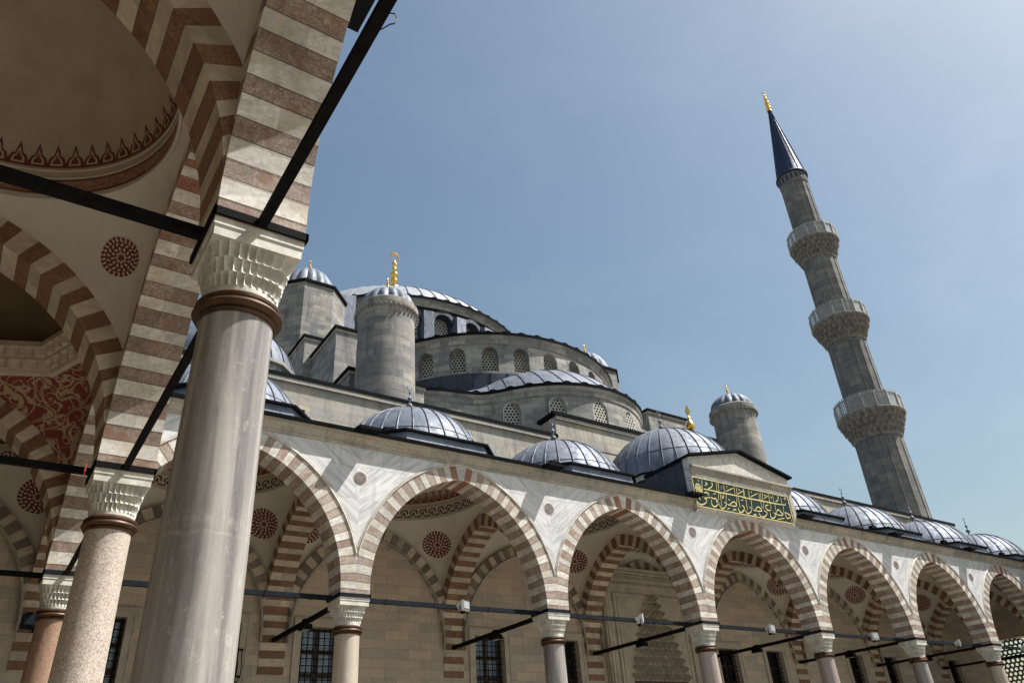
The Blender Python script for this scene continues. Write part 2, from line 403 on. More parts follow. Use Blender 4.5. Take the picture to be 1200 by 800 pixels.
# ------------------------------------------------------------------ mesh helpers
class MB:
    def __init__(self):
        self.v = []; self.f = []; self.m = []; self.a = []
    def face(self, pts, mat=0, blk=0.5):
        i = len(self.v)
        self.v += [tuple(p) for p in pts]
        self.f.append(tuple(range(i, i + len(pts)))); self.m.append(mat); self.a.append(blk)
    def grid(self, rows, mat=0, close=False, blk=0.5, matf=None):
        n = len(rows[0]); i0 = len(self.v)
        for r in rows:
            self.v += [tuple(p) for p in r]
        for i in range(len(rows) - 1):
            for j in range(n if close else n - 1):
                k = (j + 1) % n
                self.f.append((i0 + i * n + j, i0 + i * n + k, i0 + (i + 1) * n + k, i0 + (i + 1) * n + j))
                self.m.append(matf(i, j) if matf else mat); self.a.append(blk)
    def box(self, x0, x1, y0, y1, z0, z1, mat=0, blk=0.5):
        i = len(self.v)
        self.v += [(x0, y0, z0), (x1, y0, z0), (x1, y1, z0), (x0, y1, z0), (x0, y0, z1), (x1, y0, z1), (x1, y1, z1), (x0, y1, z1)]
        for q in ((0, 3, 2, 1), (4, 5, 6, 7), (0, 1, 5, 4), (1, 2, 6, 5), (2, 3, 7, 6), (3, 0, 4, 7)):
            self.f.append(tuple(i + k for k in q)); self.m.append(mat); self.a.append(blk)
    def beam(self, p, q, w, h, mat=0, up=(0, 0, 1)):
        p = Vector(p); q = Vector(q); d = (q - p).normalized()
        s = d.cross(Vector(up))
        if s.length < 1e-4:
            s = d.cross(Vector((1, 0, 0)))
        s.normalize(); u = s.cross(d)
        i = len(self.v)
        for e in (p, q):
            for a, b in ((-1, -1), (1, -1), (1, 1), (-1, 1)):
                self.v.append(tuple(e + s * (a * w / 2) + u * (b * h / 2)))
        for k in ((0, 1, 2, 3), (7, 6, 5, 4), (0, 4, 5, 1), (1, 5, 6, 2), (2, 6, 7, 3), (3, 7, 4, 0)):
            self.f.append(tuple(i + c for c in k)); self.m.append(mat); self.a.append(0.5)
    def tube(self, pts, r, n=8, mat=0, cap=True):
        pts = [Vector(p) for p in pts]
        rings = []
        ref = None
        for k, p in enumerate(pts):
            d = (pts[min(k + 1, len(pts) - 1)] - pts[max(k - 1, 0)]).normalized()
            if ref is None:
                ref = Vector((0, 0, 1)) if abs(d.z) < 0.9 else Vector((1, 0, 0))
            s = d.cross(ref).normalized(); u = s.cross(d); ref = u
            rr = r[k] if isinstance(r, (list, tuple)) else r
            rings.append([p + s * (rr * math.cos(2 * PI * j / n)) + u * (rr * math.sin(2 * PI * j / n)) for j in range(n)])
        self.grid(rings, mat, close=True)
        if cap:
            self.face(rings[0][::-1], mat); self.face(rings[-1], mat)
    def lathe(self, prof, n=32, cx=0, cy=0, mat=0, mod=None, a0=0, a1=2 * PI, matf=None):
        full = abs(a1 - a0 - 2 * PI) < 1e-6
        k = n if full else n + 1
        rows = []
        for r, z in prof:
            row = []
            for j in range(k):
                a = a0 + (a1 - a0) * j / n
                rr = r * (mod(a, z) if mod else 1)
                row.append((cx + rr * math.cos(a), cy + rr * math.sin(a), z))
            rows.append(row)
        self.grid(rows, mat, close=full, matf=matf)
    def build(self, name, mats, parent=None, smooth=None, uv='box', shift=None, recalc=True, flip=False):
        me = bpy.data.meshes.new(name)
        v = self.v
        if shift:
            v = [(a - shift[0], b - shift[1], c - shift[2]) for a, b, c in v]
        me.from_pydata(v, [], self.f)
        for m in (mats if isinstance(mats, (list, tuple)) else [mats]):
            me.materials.append(M[m])
        me.polygons.foreach_set('material_index', self.m)
        at = me.attributes.new('block', 'FLOAT', 'FACE')
        at.data.foreach_set('value', self.a)
        bm = bmesh.new(); bm.from_mesh(me)
        bmesh.ops.remove_doubles(bm, verts=bm.verts, dist=1e-5)
        if recalc:
            bmesh.ops.recalc_face_normals(bm, faces=bm.faces)
        if flip:
            bmesh.ops.reverse_faces(bm, faces=bm.faces)
        bm.to_mesh(me); bm.free()
        ul = me.uv_layers.new(name='UVMap')
        co = [0.0] * (3 * len(me.vertices)); me.vertices.foreach_get('co', co)
        out = [0.0] * (2 * len(me.loops))
        for p in me.polygons:
            nx, ny, nz = p.normal
            if uv != 'box':
                cx, cy, rad = uv
                ac = math.atan2(p.center[1] - cy, p.center[0] - cx)
            for li in p.loop_indices:
                i = me.loops[li].vertex_index
                x, y, z = co[3 * i:3 * i + 3]
                if uv != 'box' and abs(nz) < 0.9:
                    a = math.atan2(y - cy, x - cx) - ac
                    a = (a + PI) % (2 * PI) - PI
                    out[2 * li] = (ac + a) * rad; out[2 * li + 1] = z
                elif abs(nz) > 0.75:
                    out[2 * li] = x; out[2 * li + 1] = y
                elif abs(ny) >= abs(nx):
                    out[2 * li] = x; out[2 * li + 1] = z
                else:
                    out[2 * li] = y; out[2 * li + 1] = z
        ul.data.foreach_set('uv', out)
        if smooth is not None:
            me.polygons.foreach_set('use_smooth', [True] * len(me.polygons))
            me.set_sharp_from_angle(angle=R(smooth))
        o = bpy.data.objects.new(name, me)
        scn.collection.objects.link(o)
        if parent is not None:
            o.parent = parent
        return o

def thing(name, label, cat, loc=(0, 0, 0), group=None):
    o = bpy.data.objects.new(name, None)
    scn.collection.objects.link(o)
    o.location = loc; o.empty_display_size = 0.3
    o['label'] = label; o['category'] = cat
    if group:
        o['group'] = group
    return o
def tag(o, label, cat, group=None):
    o['label'] = label; o['category'] = cat
    if group:
        o['group'] = group
    return o
def part_copy(src, parent, loc=None):
    """a copy of a part and of its sub-parts"""
    c = src.copy(); scn.collection.objects.link(c); c.parent = parent
    if loc is not None:
        c.location = loc
    for ch in src.children:
        d = ch.copy(); scn.collection.objects.link(d); d.parent = c
    return c
def tree_copy(src, loc, rotz, label):
    r = src.copy(); scn.collection.objects.link(r); r.location = loc; r.rotation_euler = (0, 0, rotz); r['label'] = label
    for ch in list(src.children):
        part_copy(ch, r)
    return r

# ------------------------------------------------------------------ the setting
g = MB()
g.grid([[(x, y, 0.0) for x in (-900, -60, 0.6, 45.6, 120, 900)] for y in (-900, -70, -0.6, 90, 900)])
ground = g.build('ground', 'paving')
ground['kind'] = 'structure'
def add(mb, name, mats, parent, **k):
    s = Vector((0, 0, 0)); o = parent
    while o is not None:
        s += o.location; o = o.parent
    return mb.build(name, mats, parent, shift=tuple(s), **k)

# ------------------------------------------------------------------ arches, vaults, domes of the porticoes
S = 6.6            # distance between columns
HC = 6.254         # top of the capitals
Z0, CROWN = 6.5, 9.97
def arch_curve(half, zs=HC, z0=Z0, crown=CROWN):
    h = crown - z0; c = (h * h - half * half) / (2 * half); r = half + c
    return c, r
def ext_z(u, half, t, z0=Z0, crown=CROWN):
    c, r = arch_curve(half, 0, z0, crown)
    q = (r + t) ** 2 - (abs(u) + c) ** 2
    return z0 + math.sqrt(q) if q > 0 else z0
def arch_points(half, n, zs=HC, z0=Z0, crown=CROWN, sub=1):
    """n equal steps from the left springing over the crown to the right springing: (x, z, normal x, normal z)"""
    c, r = arch_curve(half, zs, z0, crown)
    A = math.acos(c / r); L1 = z0 - zs; L = L1 + A * r
    def right(s):
        if s < L1:
            return half, zs + s, 1.0, 0.0
        a = (s - L1) / r
        return -c + r * math.cos(a), z0 + r * math.sin(a), math.cos(a), math.sin(a)
    out = []
    cuts = [float(i) for i in range(n + 1)]
    if sub > 1:                                        # voussoirs of slightly unequal width
        for i in range(1, n):
            cuts[i] += rnd.uniform(-0.11, 0.11)
    steps = [cuts[i] + (cuts[i + 1] - cuts[i]) * k / sub for i in range(n) for k in range(sub)] + [float(n)]
    for i in steps:
        s = 2 * L * i / n
        if s <= L:
            x, z, nx, nz = right(s); out.append((-x, z, -nx, nz))
        else:
            out.append(right(2 * L - s))
    return out
def arch_ring(mb, W, half, t, clip, d0, d1, n=43, sub=3, key=True, faces='fbs', jit=0.004, zs=HC, z0=Z0, crown=CROWN, backclip=None):
    P = arch_points(half, n, zs, z0, crown, sub)
    def ex(p, cl):
        return max(-cl, min(cl, p[0] + p[2] * t)), p[1] + p[3] * t
    for b in range(1, n):                              # thin mortar joints
        p = P[b * sub]; e = ex(p, clip); w_ = 0.0045
        tx, tz = -p[3] * w_, p[2] * w_
        oo = jit + 0.0015
        if 'f' in faces:
            mb.face([W(p[0] - tx, d0 - oo, p[1] - tz), W(p[0] + tx, d0 - oo, p[1] + tz), W(e[0] + tx, d0 - oo, e[1] + tz), W(e[0] - tx, d0 - oo, e[1] - tz)], 3)
        if 's' in faces:
            mb.face([W(p[0] - tx - p[2] * oo, d0 - oo, p[1] - tz - p[3] * oo), W(p[0] + tx - p[2] * oo, d0 - oo, p[1] + tz - p[3] * oo),
                     W(p[0] + tx - p[2] * oo, d1 + oo, p[1] + tz - p[3] * oo), W(p[0] - tx - p[2] * oo, d1 + oo, p[1] - tz - p[3] * oo)], 3)
    mid = n // 2
    for b in range(n):
        white = (b - mid) % 2 == 0
        mat = 0 if white else 1
        if key and abs(b - mid) == 1:
            mat = 2
        blk = rnd.random(); j = rnd.uniform(0, jit); blk2 = rnd.random(); dm = d0 + (d1 - d0) * rnd.uniform(0.3, 0.7)
        for s in range(sub):
            p, q = P[b * sub + s], P[b * sub + s + 1]
            e0, e1 = ex(p, clip), ex(q, clip)
            if 'f' in faces:
                mb.face([W(p[0], d0 - j, p[1]), W(q[0], d0 - j, q[1]), W(e1[0], d0 - j, e1[1]), W(e0[0], d0 - j, e0[1])], mat, blk)
            if 'b' in faces:
                f0, f1 = ex(p, backclip or clip), ex(q, backclip or clip)
                mb.face([W(p[0], d1 + j, p[1]), W(q[0], d1 + j, q[1]), W(f1[0], d1 + j, f1[1]), W(f0[0], d1 + j, f0[1])], mat, blk)
            if 's' in faces:
                o = jit - j
                for ya, yb, bl in ((d0 - j, dm, blk), (dm, d1 + j, blk2)):
                    mb.face([W(p[0] - p[2] * o, ya, p[1] - p[3] * o), W(q[0] - q[2] * o, ya, q[1] - q[3] * o),
                             W(q[0] - q[2] * o, yb, q[1] - q[3] * o), W(p[0] - p[2] * o, yb, p[1] - p[3] * o)], mat, bl)
    return P

class Bay:
    """one vaulted bay: W maps (u, d, z); the square is centred on (cu, cd)"""
    def __init__(self, W, cu, cd, hu, hd, ring, rad=2.62, rise=2.45):
        self.W, self.cu, self.cd, self.hu, self.hd, self.ring, self.rad, self.rise = W, cu, cd, hu, hd, ring, rad, rise
    def pend(self, th, t, off=0.0):
        c, s = math.cos(th), math.sin(th)
        k = min(self.hu / max(abs(c), 1e-6), self.hd / max(abs(s), 1e-6))
        x, y = k * c, k * s
        if self.hu / max(abs(c), 1e-6) < self.hd / max(abs(s), 1e-6):
            zb = ext_z(y, self.hd, 0.42)
        else:
            zb = ext_z(x, self.hu, 0.42)
        zb = min(zb, self.ring - 0.02)
        a = R(62)
        rho = self.rad + (k - self.rad) * (math.cos(a * t) - math.cos(a)) / (1 - math.cos(a)) - off
        z = zb + (self.ring - zb) * math.sin(a * t) / math.sin(a) - off * 0.5
        return self.W(self.cu + rho * c, self.cd + rho * s, z)
    def dome(self, th, z, off=0.0):
        q = max(0.0, 1 - ((z - self.ring) / self.rise) ** 2)
        rho = self.rad * math.sqrt(q) - off
        return self.W(self.cu + rho * math.cos(th), self.cd + rho * math.sin(th), z)

TILE = [".#######....", "###....###..", "##..##..##..", "##..###.##..", "....####....", "...##..##..#", "####....####"]
def make_vault(parent, W, cu, cd, hu, hd, ring, style, corners):
    b = Bay(W, cu, cd, hu, hd, ring)
    v = MB()
    A = []
    for q in range(4):                       # exact corners, even steps between them
        c0 = math.atan2(hd, hu)
        cs = [-c0, c0, PI - c0, PI + c0, 2 * PI - c0]
        n = 22
        A += [cs[q] + (cs[q + 1] - cs[q]) * i / n for i in range(n)]
    v.grid([[b.pend(a, t / 12) for a in A] for t in range(13)], 0, close=True)
    n = 96
    rows = []
    for i in range(25):
        z = b.ring + b.rise * math.sin(PI / 2 * i / 24 * 0.999)
        rows.append([b.dome(2 * PI * j / n, z) for j in range(n)])
    v.grid(rows, 1, close=True)
    mats = {'plain': ['plaster', 'dome_plaster'], 'red': ['arabesque', 'brown_plaster']}[style]
    o = add(v, 'vault', mats, parent, smooth=50)
    # plain ring mouldings at the foot of the dome
    r = MB()
    if style == 'plain':
        for zc, rr in ((0.0, 0.035), (0.06, 0.025), (0.42, 0.02), (0.56, 0.02)):
            r.tube([b.dome(2 * PI * j / 96, b.ring + max(zc, 0.0), 0.0) for j in range(97)], rr, 6, 0, cap=False)
        add(r, 'ring_moulding', 'plaster', o, smooth=60)
        band = MB()
        za, zb = b.ring + 0.10, b.ring + 0.38
        if style == 'plain' and corners.get('band') == 'meander':
            reps = 46; W_ = len(TILE[0]); H_ = len(TILE); nc = reps * W_
            band.grid([[b.dome(2 * PI * j / nc, za + (zb - za) * i / H_, 0.012) for j in range(nc)] for i in range(H_ + 1)], close=True,
                      matf=lambda i, j: 0 if TILE[H_ - 1 - i][j % W_] == '#' else 1)
            add(band, 'meander_band', ['maroon_paint', 'plaster'], o)
        else:
            nc = 192
            lev = [za, za + 0.03, zb - 0.03, zb]
            band.grid([[b.dome(2 * PI * j / nc, z, 0.012) for j in range(nc)] for z in lev], close=True, matf=lambda i, j: 1 if i == 1 else 0)
            add(band, 'scroll_band', ['red_paint', 'scroll'], o)
        pal = MB()
        reps = 54; base = b.ring + 0.60
        shp = [(-0.5, 0), (-0.5, 0.22), (-0.38, 0.45), (-0.2, 0.52), (-0.12, 0.74), (0, 1.0), (0.12, 0.74), (0.2, 0.52), (0.38, 0.45), (0.5, 0.22), (0.5, 0)]
        for k in range(reps):
            for sc, lift, mt, off in ((1.0, 0.0, 0, 0.012), (0.66, 0.09, 1, 0.015), (0.42, 0.15, 0, 0.018)):
                pal.face([b.dome(2 * PI * (k + sc * x) / reps, base + 0.44 * (lift + sc * y * 0.9), off) for x, y in shp], mt)
        add(pal, 'palmette_band', ['red_paint', 'dome_plaster'], o)
        for q in corners['rosettes']:
            th0 = [math.atan2(hd, hu), PI - math.atan2(hd, hu), PI + math.atan2(hd, hu), -math.atan2(hd, hu)][q]
            ro = MB()
            NR, NA, RR = 14, 96, corners.get('rr', 0.5)
            rho0 = 3.05
            def pt(r_, a_):
                th = th0 + r_ * math.cos(a_) / rho0
                zt = corners.get('rz', 9.9) + r_ * math.sin(a_) * 0.84
                lo, hi = 0.0, 1.0
                for _ in range(22):
                    mid = (lo + hi) / 2
                    if b.pend(th, mid)[2] < zt: lo = mid
                    else: hi = mid
                return b.pend(th, lo, 0.016)
            def pat(i, j):
                f = (j % 4)
                if i >= 12: return 0 if (j % 4) < 3 else 1
                if i == 11: return 0 if (j % 4) in (0, 1) else 1
                if i in (0, 1): return 0
                if i in (10, 7, 4): return 0
                if i in (9, 8): return 1 if (j + (i % 2)) % 6 in (0, 1) else 0
                if i in (6, 5): return 1 if (j + 3 + (i % 2)) % 8 in (0, 1, 2) else 0
                if i == 3: return 0 if (j // 6) % 2 == 0 else 1
                return 1 if (j // 6) % 2 == 0 else 0
            rows = [[pt(RR * (i / NR) + 0.002, 2 * PI * j / NA) for j in range(NA)] for i in range(NR + 1)]
            ro.grid(rows, close=True, matf=pat)
            add(ro, 'rosette', ['red_paint', 'plaster'], o)
    else:
        # octagonal cornice of small hanging niches
        def cut(rho, th):
            return rho * math.cos(PI / 8) / math.cos((th % (PI / 4)) - PI / 8)
        n = 192; rows = []
        for z, rho, am in ((-0.12, 2.78, 0.0), (-0.10, 2.66, 0.0), (-0.02, 2.62, 0.0), (-0.02, 2.58, 0.03), (0.12, 2.50, 0.05), (0.13, 2.44, 0.0), (0.20, 2.42, 0.0), (0.20, 2.36, 0.04), (0.34, 2.27, 0.06), (0.35, 2.2, 0.0), (0.46, 2.18, 0.0), (0.5, 2.22, 0.0), (0.52, 2.7, 0.0)):
            rows.append([W(cu + (cut(rho, 2 * PI * j / n) + am * (1 if (j % 4) < 2 else -1)) * math.cos(2 * PI * j / n),
                           cd + (cut(rho, 2 * PI * j / n) + am * (1 if (j % 4) < 2 else -1)) * math.sin(2 * PI * j / n), b.ring + z) for j in range(n)])
        r.grid(rows, 0, close=True)
        add(r, 'niche_cornice', 'cream_band', o)
    return o

def make_outer_dome(parent, W, cu, cd, ztop=13.72, rad=2.72, zb=11.0, nseam=30, kerb_z=11.66):
    """lead covered dome with standing seams on a chamfered kerb, with a small finial"""
    h = ztop - zb
    d = MB()
    n = 72; rows = []
    for i in range(19):
        a = PI / 2 * i / 18 * 0.992
        rows.append([W(cu + rad * math.cos(a) * math.cos(2 * PI * j / n), cd + rad * math.cos(a) * math.sin(2 * PI * j / n), zb + h * math.sin(a)) for j in range(n)])
    d.grid(rows, 0, close=True)
    for k in range(nseam):
        th = 2 * PI * (k + 0.5) / nseam
        pts = []
        for i in range(15):
            a = PI / 2 * i / 14 * 0.955
            pts.append(W(cu + (rad + 0.015) * math.cos(a) * math.cos(th), cd + (rad + 0.015) * math.cos(a) * math.sin(th), zb + (h + 0.015) * math.sin(a)))
        d.tube(pts, 0.026, 5, 1, cap=False)
    for a in (R(24),):
        d.tube([W(cu + (rad + 0.004) * math.cos(a) * math.cos(2 * PI * j / 72), cd + (rad + 0.004) * math.cos(a) * math.sin(2 * PI * j / 72), zb + (h + 0.004) * math.sin(a)) for j in range(73)], 0.014, 4, 1, cap=False)
    o = add(d, 'lead_dome', ['lead', 'seam'], parent, smooth=50)
    k = MB()
    ap = 2.74; ch = 1.25
    def octo(a, c):
        return [(-a, -a + c), (-a + c, -a), (a - c, -a), (a, -a + c), (a, a - c), (a - c, a), (-a + c, a), (-a, a - c)]
    rings = [(ap, ch, 11.03), (ap - 0.06, ch, kerb_z), (ap + 0.04, ch, kerb_z + 0.005), (ap + 0.04, ch, kerb_z + 0.075), (ap - 0.2, ch, kerb_z + 0.085)]
    k.grid([[W(cu + x, cd + y, z) for x, y in octo(a, c)] for a, c, z in rings], close=True, matf=lambda i, j: 0 if i == 0 else 1)
    for j in range(-1, 2, 2):
        for s in (-1, 1):
            x, y = (ap - 0.25) * s * 0.72, -(ap - 0.62)
            p = [W(cu + x + e, cd + y + f, z) for z in (kerb_z + 0.05, kerb_z + 0.25) for e, f in ((-0.19, -0.1), (0.19, -0.1), (0.19, 0.1), (-0.19, 0.1))]
            if j < 0:
                k.grid([p[:4], p[4:]], 1, close=True); k.face(p[4:], 1)
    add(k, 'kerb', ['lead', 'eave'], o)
    f = MB()
    def fp(prof):
        f.grid([[W(cu + r * math.cos(2 * PI * j / 14), cd + r * math.sin(2 * PI * j / 14), z) for j in range(14)] for r, z in prof], 0, close=True)
    fp([(0.16, ztop - 0.06), (0.14, ztop + 0.03), (0.06, ztop + 0.10), (0.04, ztop + 0.2), (0.09, ztop + 0.24), (0.13, ztop + 0.32), (0.09, ztop + 0.41), (0.035, ztop + 0.45), (0.035, ztop + 0.56), (0.07, ztop + 0.60), (0.09, ztop + 0.65), (0.06, ztop + 0.70), (0.025, ztop + 0.74), (0.022, ztop + 0.86), (0.05, ztop + 0.90), (0.02, ztop + 0.94), (0.012, ztop + 1.0)])
    f.tube([W(cu + 0.10 * math.sin(a), cd, ztop + 1.09 - 0.10 * math.cos(a)) for a in [R(-150 + 300 * i / 12 + 0) for i in range(13)]], 0.016, 5, 0)
    add(f, 'finial', 'lead', o, smooth=50)
    return o

def capital_mesh():
    """square block over three tiers of hanging niches that close to a circle"""
    c = MB()
    n = 128
    def rad(th, s):
        a = 0.385
        sq = a / max(abs(math.cos(th)), abs(math.sin(th)))
        sq = min(sq, a * 1.24)
        ci = 0.318
        return ci * (1 - s) + sq * s
    rows = []
    def ring(z, s, amp, ph, drop=0.0, cells=32):
        row = []
        for j in range(n):
            th = 2 * PI * j / n
            w = abs(math.sin(cells / 2 * th + ph))       # 0 on a rib, 1 mid niche
            r = rad(th, s) - amp * (w ** 0.6)
            row.append((r * math.cos(th), r * math.sin(th), z + drop * w))
        rows.append(row)
    ring(5.60, 0.0, 0.0, 0); ring(5.66, 0.02, 0.0, 0)
    tiers = [(5.66, 5.78, 0.02, 0.30, 0.0), (5.78, 5.91, 0.30, 0.60, PI / 2), (5.91, 6.06, 0.60, 0.92, 0.0)]
    for z0, z1, s0, s1, ph in tiers:
        ring(z0, s0 + 0.12, 0.012, ph, 0.0)
        ring(z0 + 0.03, s0 + 0.16, 0.044, ph, 0.02)
        ring(z0 + 0.07, s0 + 0.2, 0.060, ph, 0.02)
        ring(z1 - 0.02, s1 - 0.02, 0.042, ph, 0.025)
        ring(z1 - 0.002, s1 + 0.05, 0.004, ph, 0.0)
    c.grid(rows, 0, close=True)
    c.box(-0.40, 0.40, -0.40, 0.40, 6.06, 6.175)
    c.box(-0.412, 0.412, -0.412, 0.412, 6.175, HC)
    return c
def collar_mesh():
    c = MB()
    c.lathe([(0.30, 5.385), (0.335, 5.385), (0.352, 5.41), (0.335, 5.432), (0.372, 5.445), (0.392, 5.475), (0.378, 5.505), (0.350, 5.515), (0.372, 5.535), (0.375, 5.56), (0.350, 5.582), (0.33, 5.60), (0.28, 5.605)], 48)
    return c
def shaft_mesh():
    c = MB()
    c.lathe([(0.318, 5.39), (0.316, 5.2), (0.322, 4.4), (0.332, 3.4), (0.340, 2.2), (0.345, 0.9), (0.345, 0.62)], 64)
    return c
def base_mesh():
    c = MB()
    c.box(-0.5, 0.5, -0.5, 0.5, 0.02, 0.24)
    c.lathe([(0.47, 0.24), (0.49, 0.30), (0.47, 0.36), (0.41, 0.40), (0.40, 0.46), (0.44, 0.50), (0.44, 0.55), (0.38, 0.60), (0.345, 0.625)], 48)
    return c
_col = {}
def make_column(parent, loc, mat, label=None):
    """column > capital, collar, base; columns of one stone share their meshes"""
    if mat in _col:
        o = part_copy(_col[mat], parent, loc)
    else:
        o = shaft_mesh().build('column', mat, parent, smooth=40)
        o.location = loc
        if 'cap' in _col:
            for ch in _col['cap'].children:
                d = ch.copy(); scn.collection.objects.link(d); d.parent = o
        else:
            capital_mesh().build('capital', 'capital', o, smooth=18)
            collar_mesh().build('collar', 'bronze', o, smooth=40)
            base_mesh().build('base', 'capital', o, smooth=40)
            _col['cap'] = o
        _col[mat] = o
    if label:
        o['label'] = label
    elif 'label' in o:
        del o['label']
    return o

M['shaft_grey'] = m_column('streaked_grey_marble', (0.40, 0.372, 0.345), (0.105, 0.09, 0.09))
M['shaft_pink'] = m_column('speckled_pink_granite', (0.50, 0.43, 0.37), (0.36, 0.30, 0.25), speck=0.6, streaks=0.0, rough=0.5)
M['shaft_brown'] = m_column('red_brown_granite', (0.34, 0.215, 0.15), (0.25, 0.15, 0.10), speck=0.5, streaks=0.0, rough=0.4)
M['shaft_beige'] = m_column('beige_marble', (0.50, 0.44, 0.36), (0.38, 0.32, 0.26))
M['shaft_mauve'] = m_column('mauve_marble', (0.40, 0.33, 0.30), (0.27, 0.215, 0.20))

def impost_strap(mb, W, u, d):
    for z in (6.268,):
        a, h, w = 0.426, 0.085, 0.026
        for p, q in (((-a, -a), (a, -a)), ((a, -a), (a, a)), ((a, a), (-a, a)), ((-a, a), (-a, -a))):
            A = Vector(W(u + p[0], d + p[1], z + h / 2)); B = Vector(W(u + q[0], d + q[1], z + h / 2))
            D = (B - A).normalized() * (w / 2)
            mb.beam(A - D, B + D, w, h)

def spandrel(parent, W, u0, u1):
    cu = (u0 + u1) / 2; hs = (u1 - u0) / 2
    m = MB(); n = 66; d = -0.405
    lo, hi = [], []
    for i in range(n + 1):
        u = -hs + 2 * hs * i / n
        lo.append(W(cu + u, d, ext_z(u, 2.89, 0.46) if abs(u) < hs - 1e-6 else 6.7)); hi.append(W(cu + u, d, 10.5))
    m.grid([lo, hi])
    lo2 = [W(cu - hs + 2 * hs * i / n, 0.405, ext_z(-hs + 2 * hs * i / n, 2.89, 0.40)) for i in range(n + 1)]
    hi2 = [W(cu - hs + 2 * hs * i / n, 0.405, 10.95) for i in range(n + 1)]
    m.grid([lo2, hi2])
    o = add(m, 'spandrel', 'spandrel', parent)
    r = MB()
    P = arch_points(2.89, 90)
    pts = [(p[0] + p[2] * 0.475, p[1] + p[3] * 0.475) for p in P]
    pts = [p for p in pts if abs(p[0]) < hs - 0.01]
    r.tube([W(cu + x, -0.415, z) for x, z in pts], 0.034, 6)
    r.tube([W(cu + x * 1.012, -0.415, z + 0.045) for x, z in pts if abs(x) * 1.012 < hs - 0.02], 0.018, 5)
    add(r, 'arch_moulding', 'white_stone', o, smooth=60)
    return o

def roof_bay(m, W, u0, u1, d0, d1, cu, cd, z0, z1, rad=2.66):
    A = [2 * PI * j / 64 for j in range(64)]
    def sq(a):
        c, s = math.cos(a), math.sin(a)
        k = min(((u1 - cu) if c > 0 else (cu - u0)) / max(abs(c), 1e-6), ((d1 - cd) if s > 0 else (cd - d0)) / max(abs(s), 1e-6))
        return cu + k * c, cd + k * s
    A += [math.atan2(d - cd, u - cu) % (2 * PI) for u in (u0, u1) for d in (d0, d1)]
    A = sorted(set(A))
    outer = [W(*sq(a), z0 + (z1 - z0) * (sq(a)[1] - d0) / (d1 - d0)) for a in A]
    inner = [W(cu + rad * math.cos(a), cd + rad * math.sin(a), z1) for a in A]
    m.grid([outer, inner], close=True)

def fascia(parent, W, u0, u1, spouts, name='cornice'):
    c = MB()
    prof = [(-0.405, 10.40), (-0.43, 10.42), (-0.445, 10.48), (-0.455, 10.51), (-0.49, 10.56), (-0.55, 10.62), (-0.58, 10.66), (-0.58, 10.70), (-0.62, 10.72), (-0.62, 10.765), (0.3, 10.765)]
    n = 24
    c.grid([[W(u0 + (u1 - u0) * i / n, d, z) for i in range(n + 1)] for d, z in prof])
    c.face([W(u0, d, z) for d, z in prof]); c.face([W(u1, d, z) for d, z in prof])
    o = add(c, name, 'cornice', parent)
    e = MB()
    pr = [(-0.66, 10.75), (-0.715, 10.755), (-0.725, 10.84), (-0.68, 10.855), (0.02, 11.0)]
    e.grid([[W(u0 + (u1 - u0) * i / n, d, z) for i in range(n + 1)] for d, z in pr])
    e.grid([[W(u0, -0.66, 10.769), W(u1, -0.66, 10.769)], [W(u0, 0.02, 10.769), W(u1, 0.02, 10.769)]])
    for u in spouts:
        p = [(u - 0.36, -0.55, 10.79), (u + 0.36, -0.55, 10.79), (u + 0.33, -1.07, 10.74), (u - 0.33, -1.07, 10.74)]
        e.face([W(*q) for q in p]); e.face([W(a, b, z + 0.085) for a, b, z in p])
        for i in range(4):
            a, b = p[i], p[(i + 1) % 4]
            e.face([W(*a), W(*b), W(b[0], b[1], b[2] + 0.085), W(a[0], a[1], a[2] + 0.085)])
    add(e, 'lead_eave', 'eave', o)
    return o

def roundel(parent, W, u):
    r = MB()
    n = 28
    def c(rad, d):
        return [W(u + rad * math.cos(2 * PI * j / n), d, 9.5 + rad * math.sin(2 * PI * j / n)) for j in range(n)]
    rows = [c(0.005, -0.42), c(0.175, -0.42), c(0.18, -0.408)]
    r.grid(rows, 0, close=True)
    r.grid([c(0.18, -0.409), c(0.205, -0.412), c(0.225, -0.4055)], 1, close=True)
    return add(r, 'roundel', ['roundel', 'carved'], parent)

# ------------------------------------------------------------------ front portico along the mosque facade
WF = lambda u, d, z: (u, d, z)
front = thing('front_portico', 'sunlit striped marble arcade with seven open arches and grey lead domes along the mosque front', 'portico', (23.1, 2.6, 0))
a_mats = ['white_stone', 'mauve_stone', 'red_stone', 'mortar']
t_mats = ['cream_band', 'brown_band', 'brown_band', 'mortar']
w_mats = ['cream_band', 'grey_band', 'grey_band', 'mortar']
def shifted(W, cu, cd=0.0):
    return lambda u, d, z: W(cu + u, cd + d, z)
def crosswise(W, uc):
    """an arch that runs in depth at u = uc: its own u becomes d"""
    return lambda u, d, z: W(uc + d, 3.205 + u, z)
for k in range(7):
    m = MB()
    arch_ring(m, shifted(WF, (k + 0.5) * S), 2.89, 0.46, 3.3, -0.41, 0.41, n=51)
    add(m, 'arcade_arch', ['white_stone', 'pale_mauve', 'red_stone', 'mortar'], front)
    spandrel(front, WF, k * S, (k + 1) * S)
for k in range(8):
    m = MB()
    arch_ring(m, crosswise(WF, k * S), 2.795, 0.42, 2.795, -0.41, 0.41, key=False, n=47)
    add(m, 'transverse_arch', t_mats, front)
    m = MB()
    for i in range(4):
        m.box(k * S - 0.412, k * S + 0.412, 5.975 + 0.003 * (i % 2), 6.05, HC - 0.235 * (i + 1) + 0.006, HC - 0.235 * i, i % 2, rnd.random())
    add(m, 'wall_pier', t_mats, front)
    roundel(front, WF, k * S) if k not in (0, 7) else None
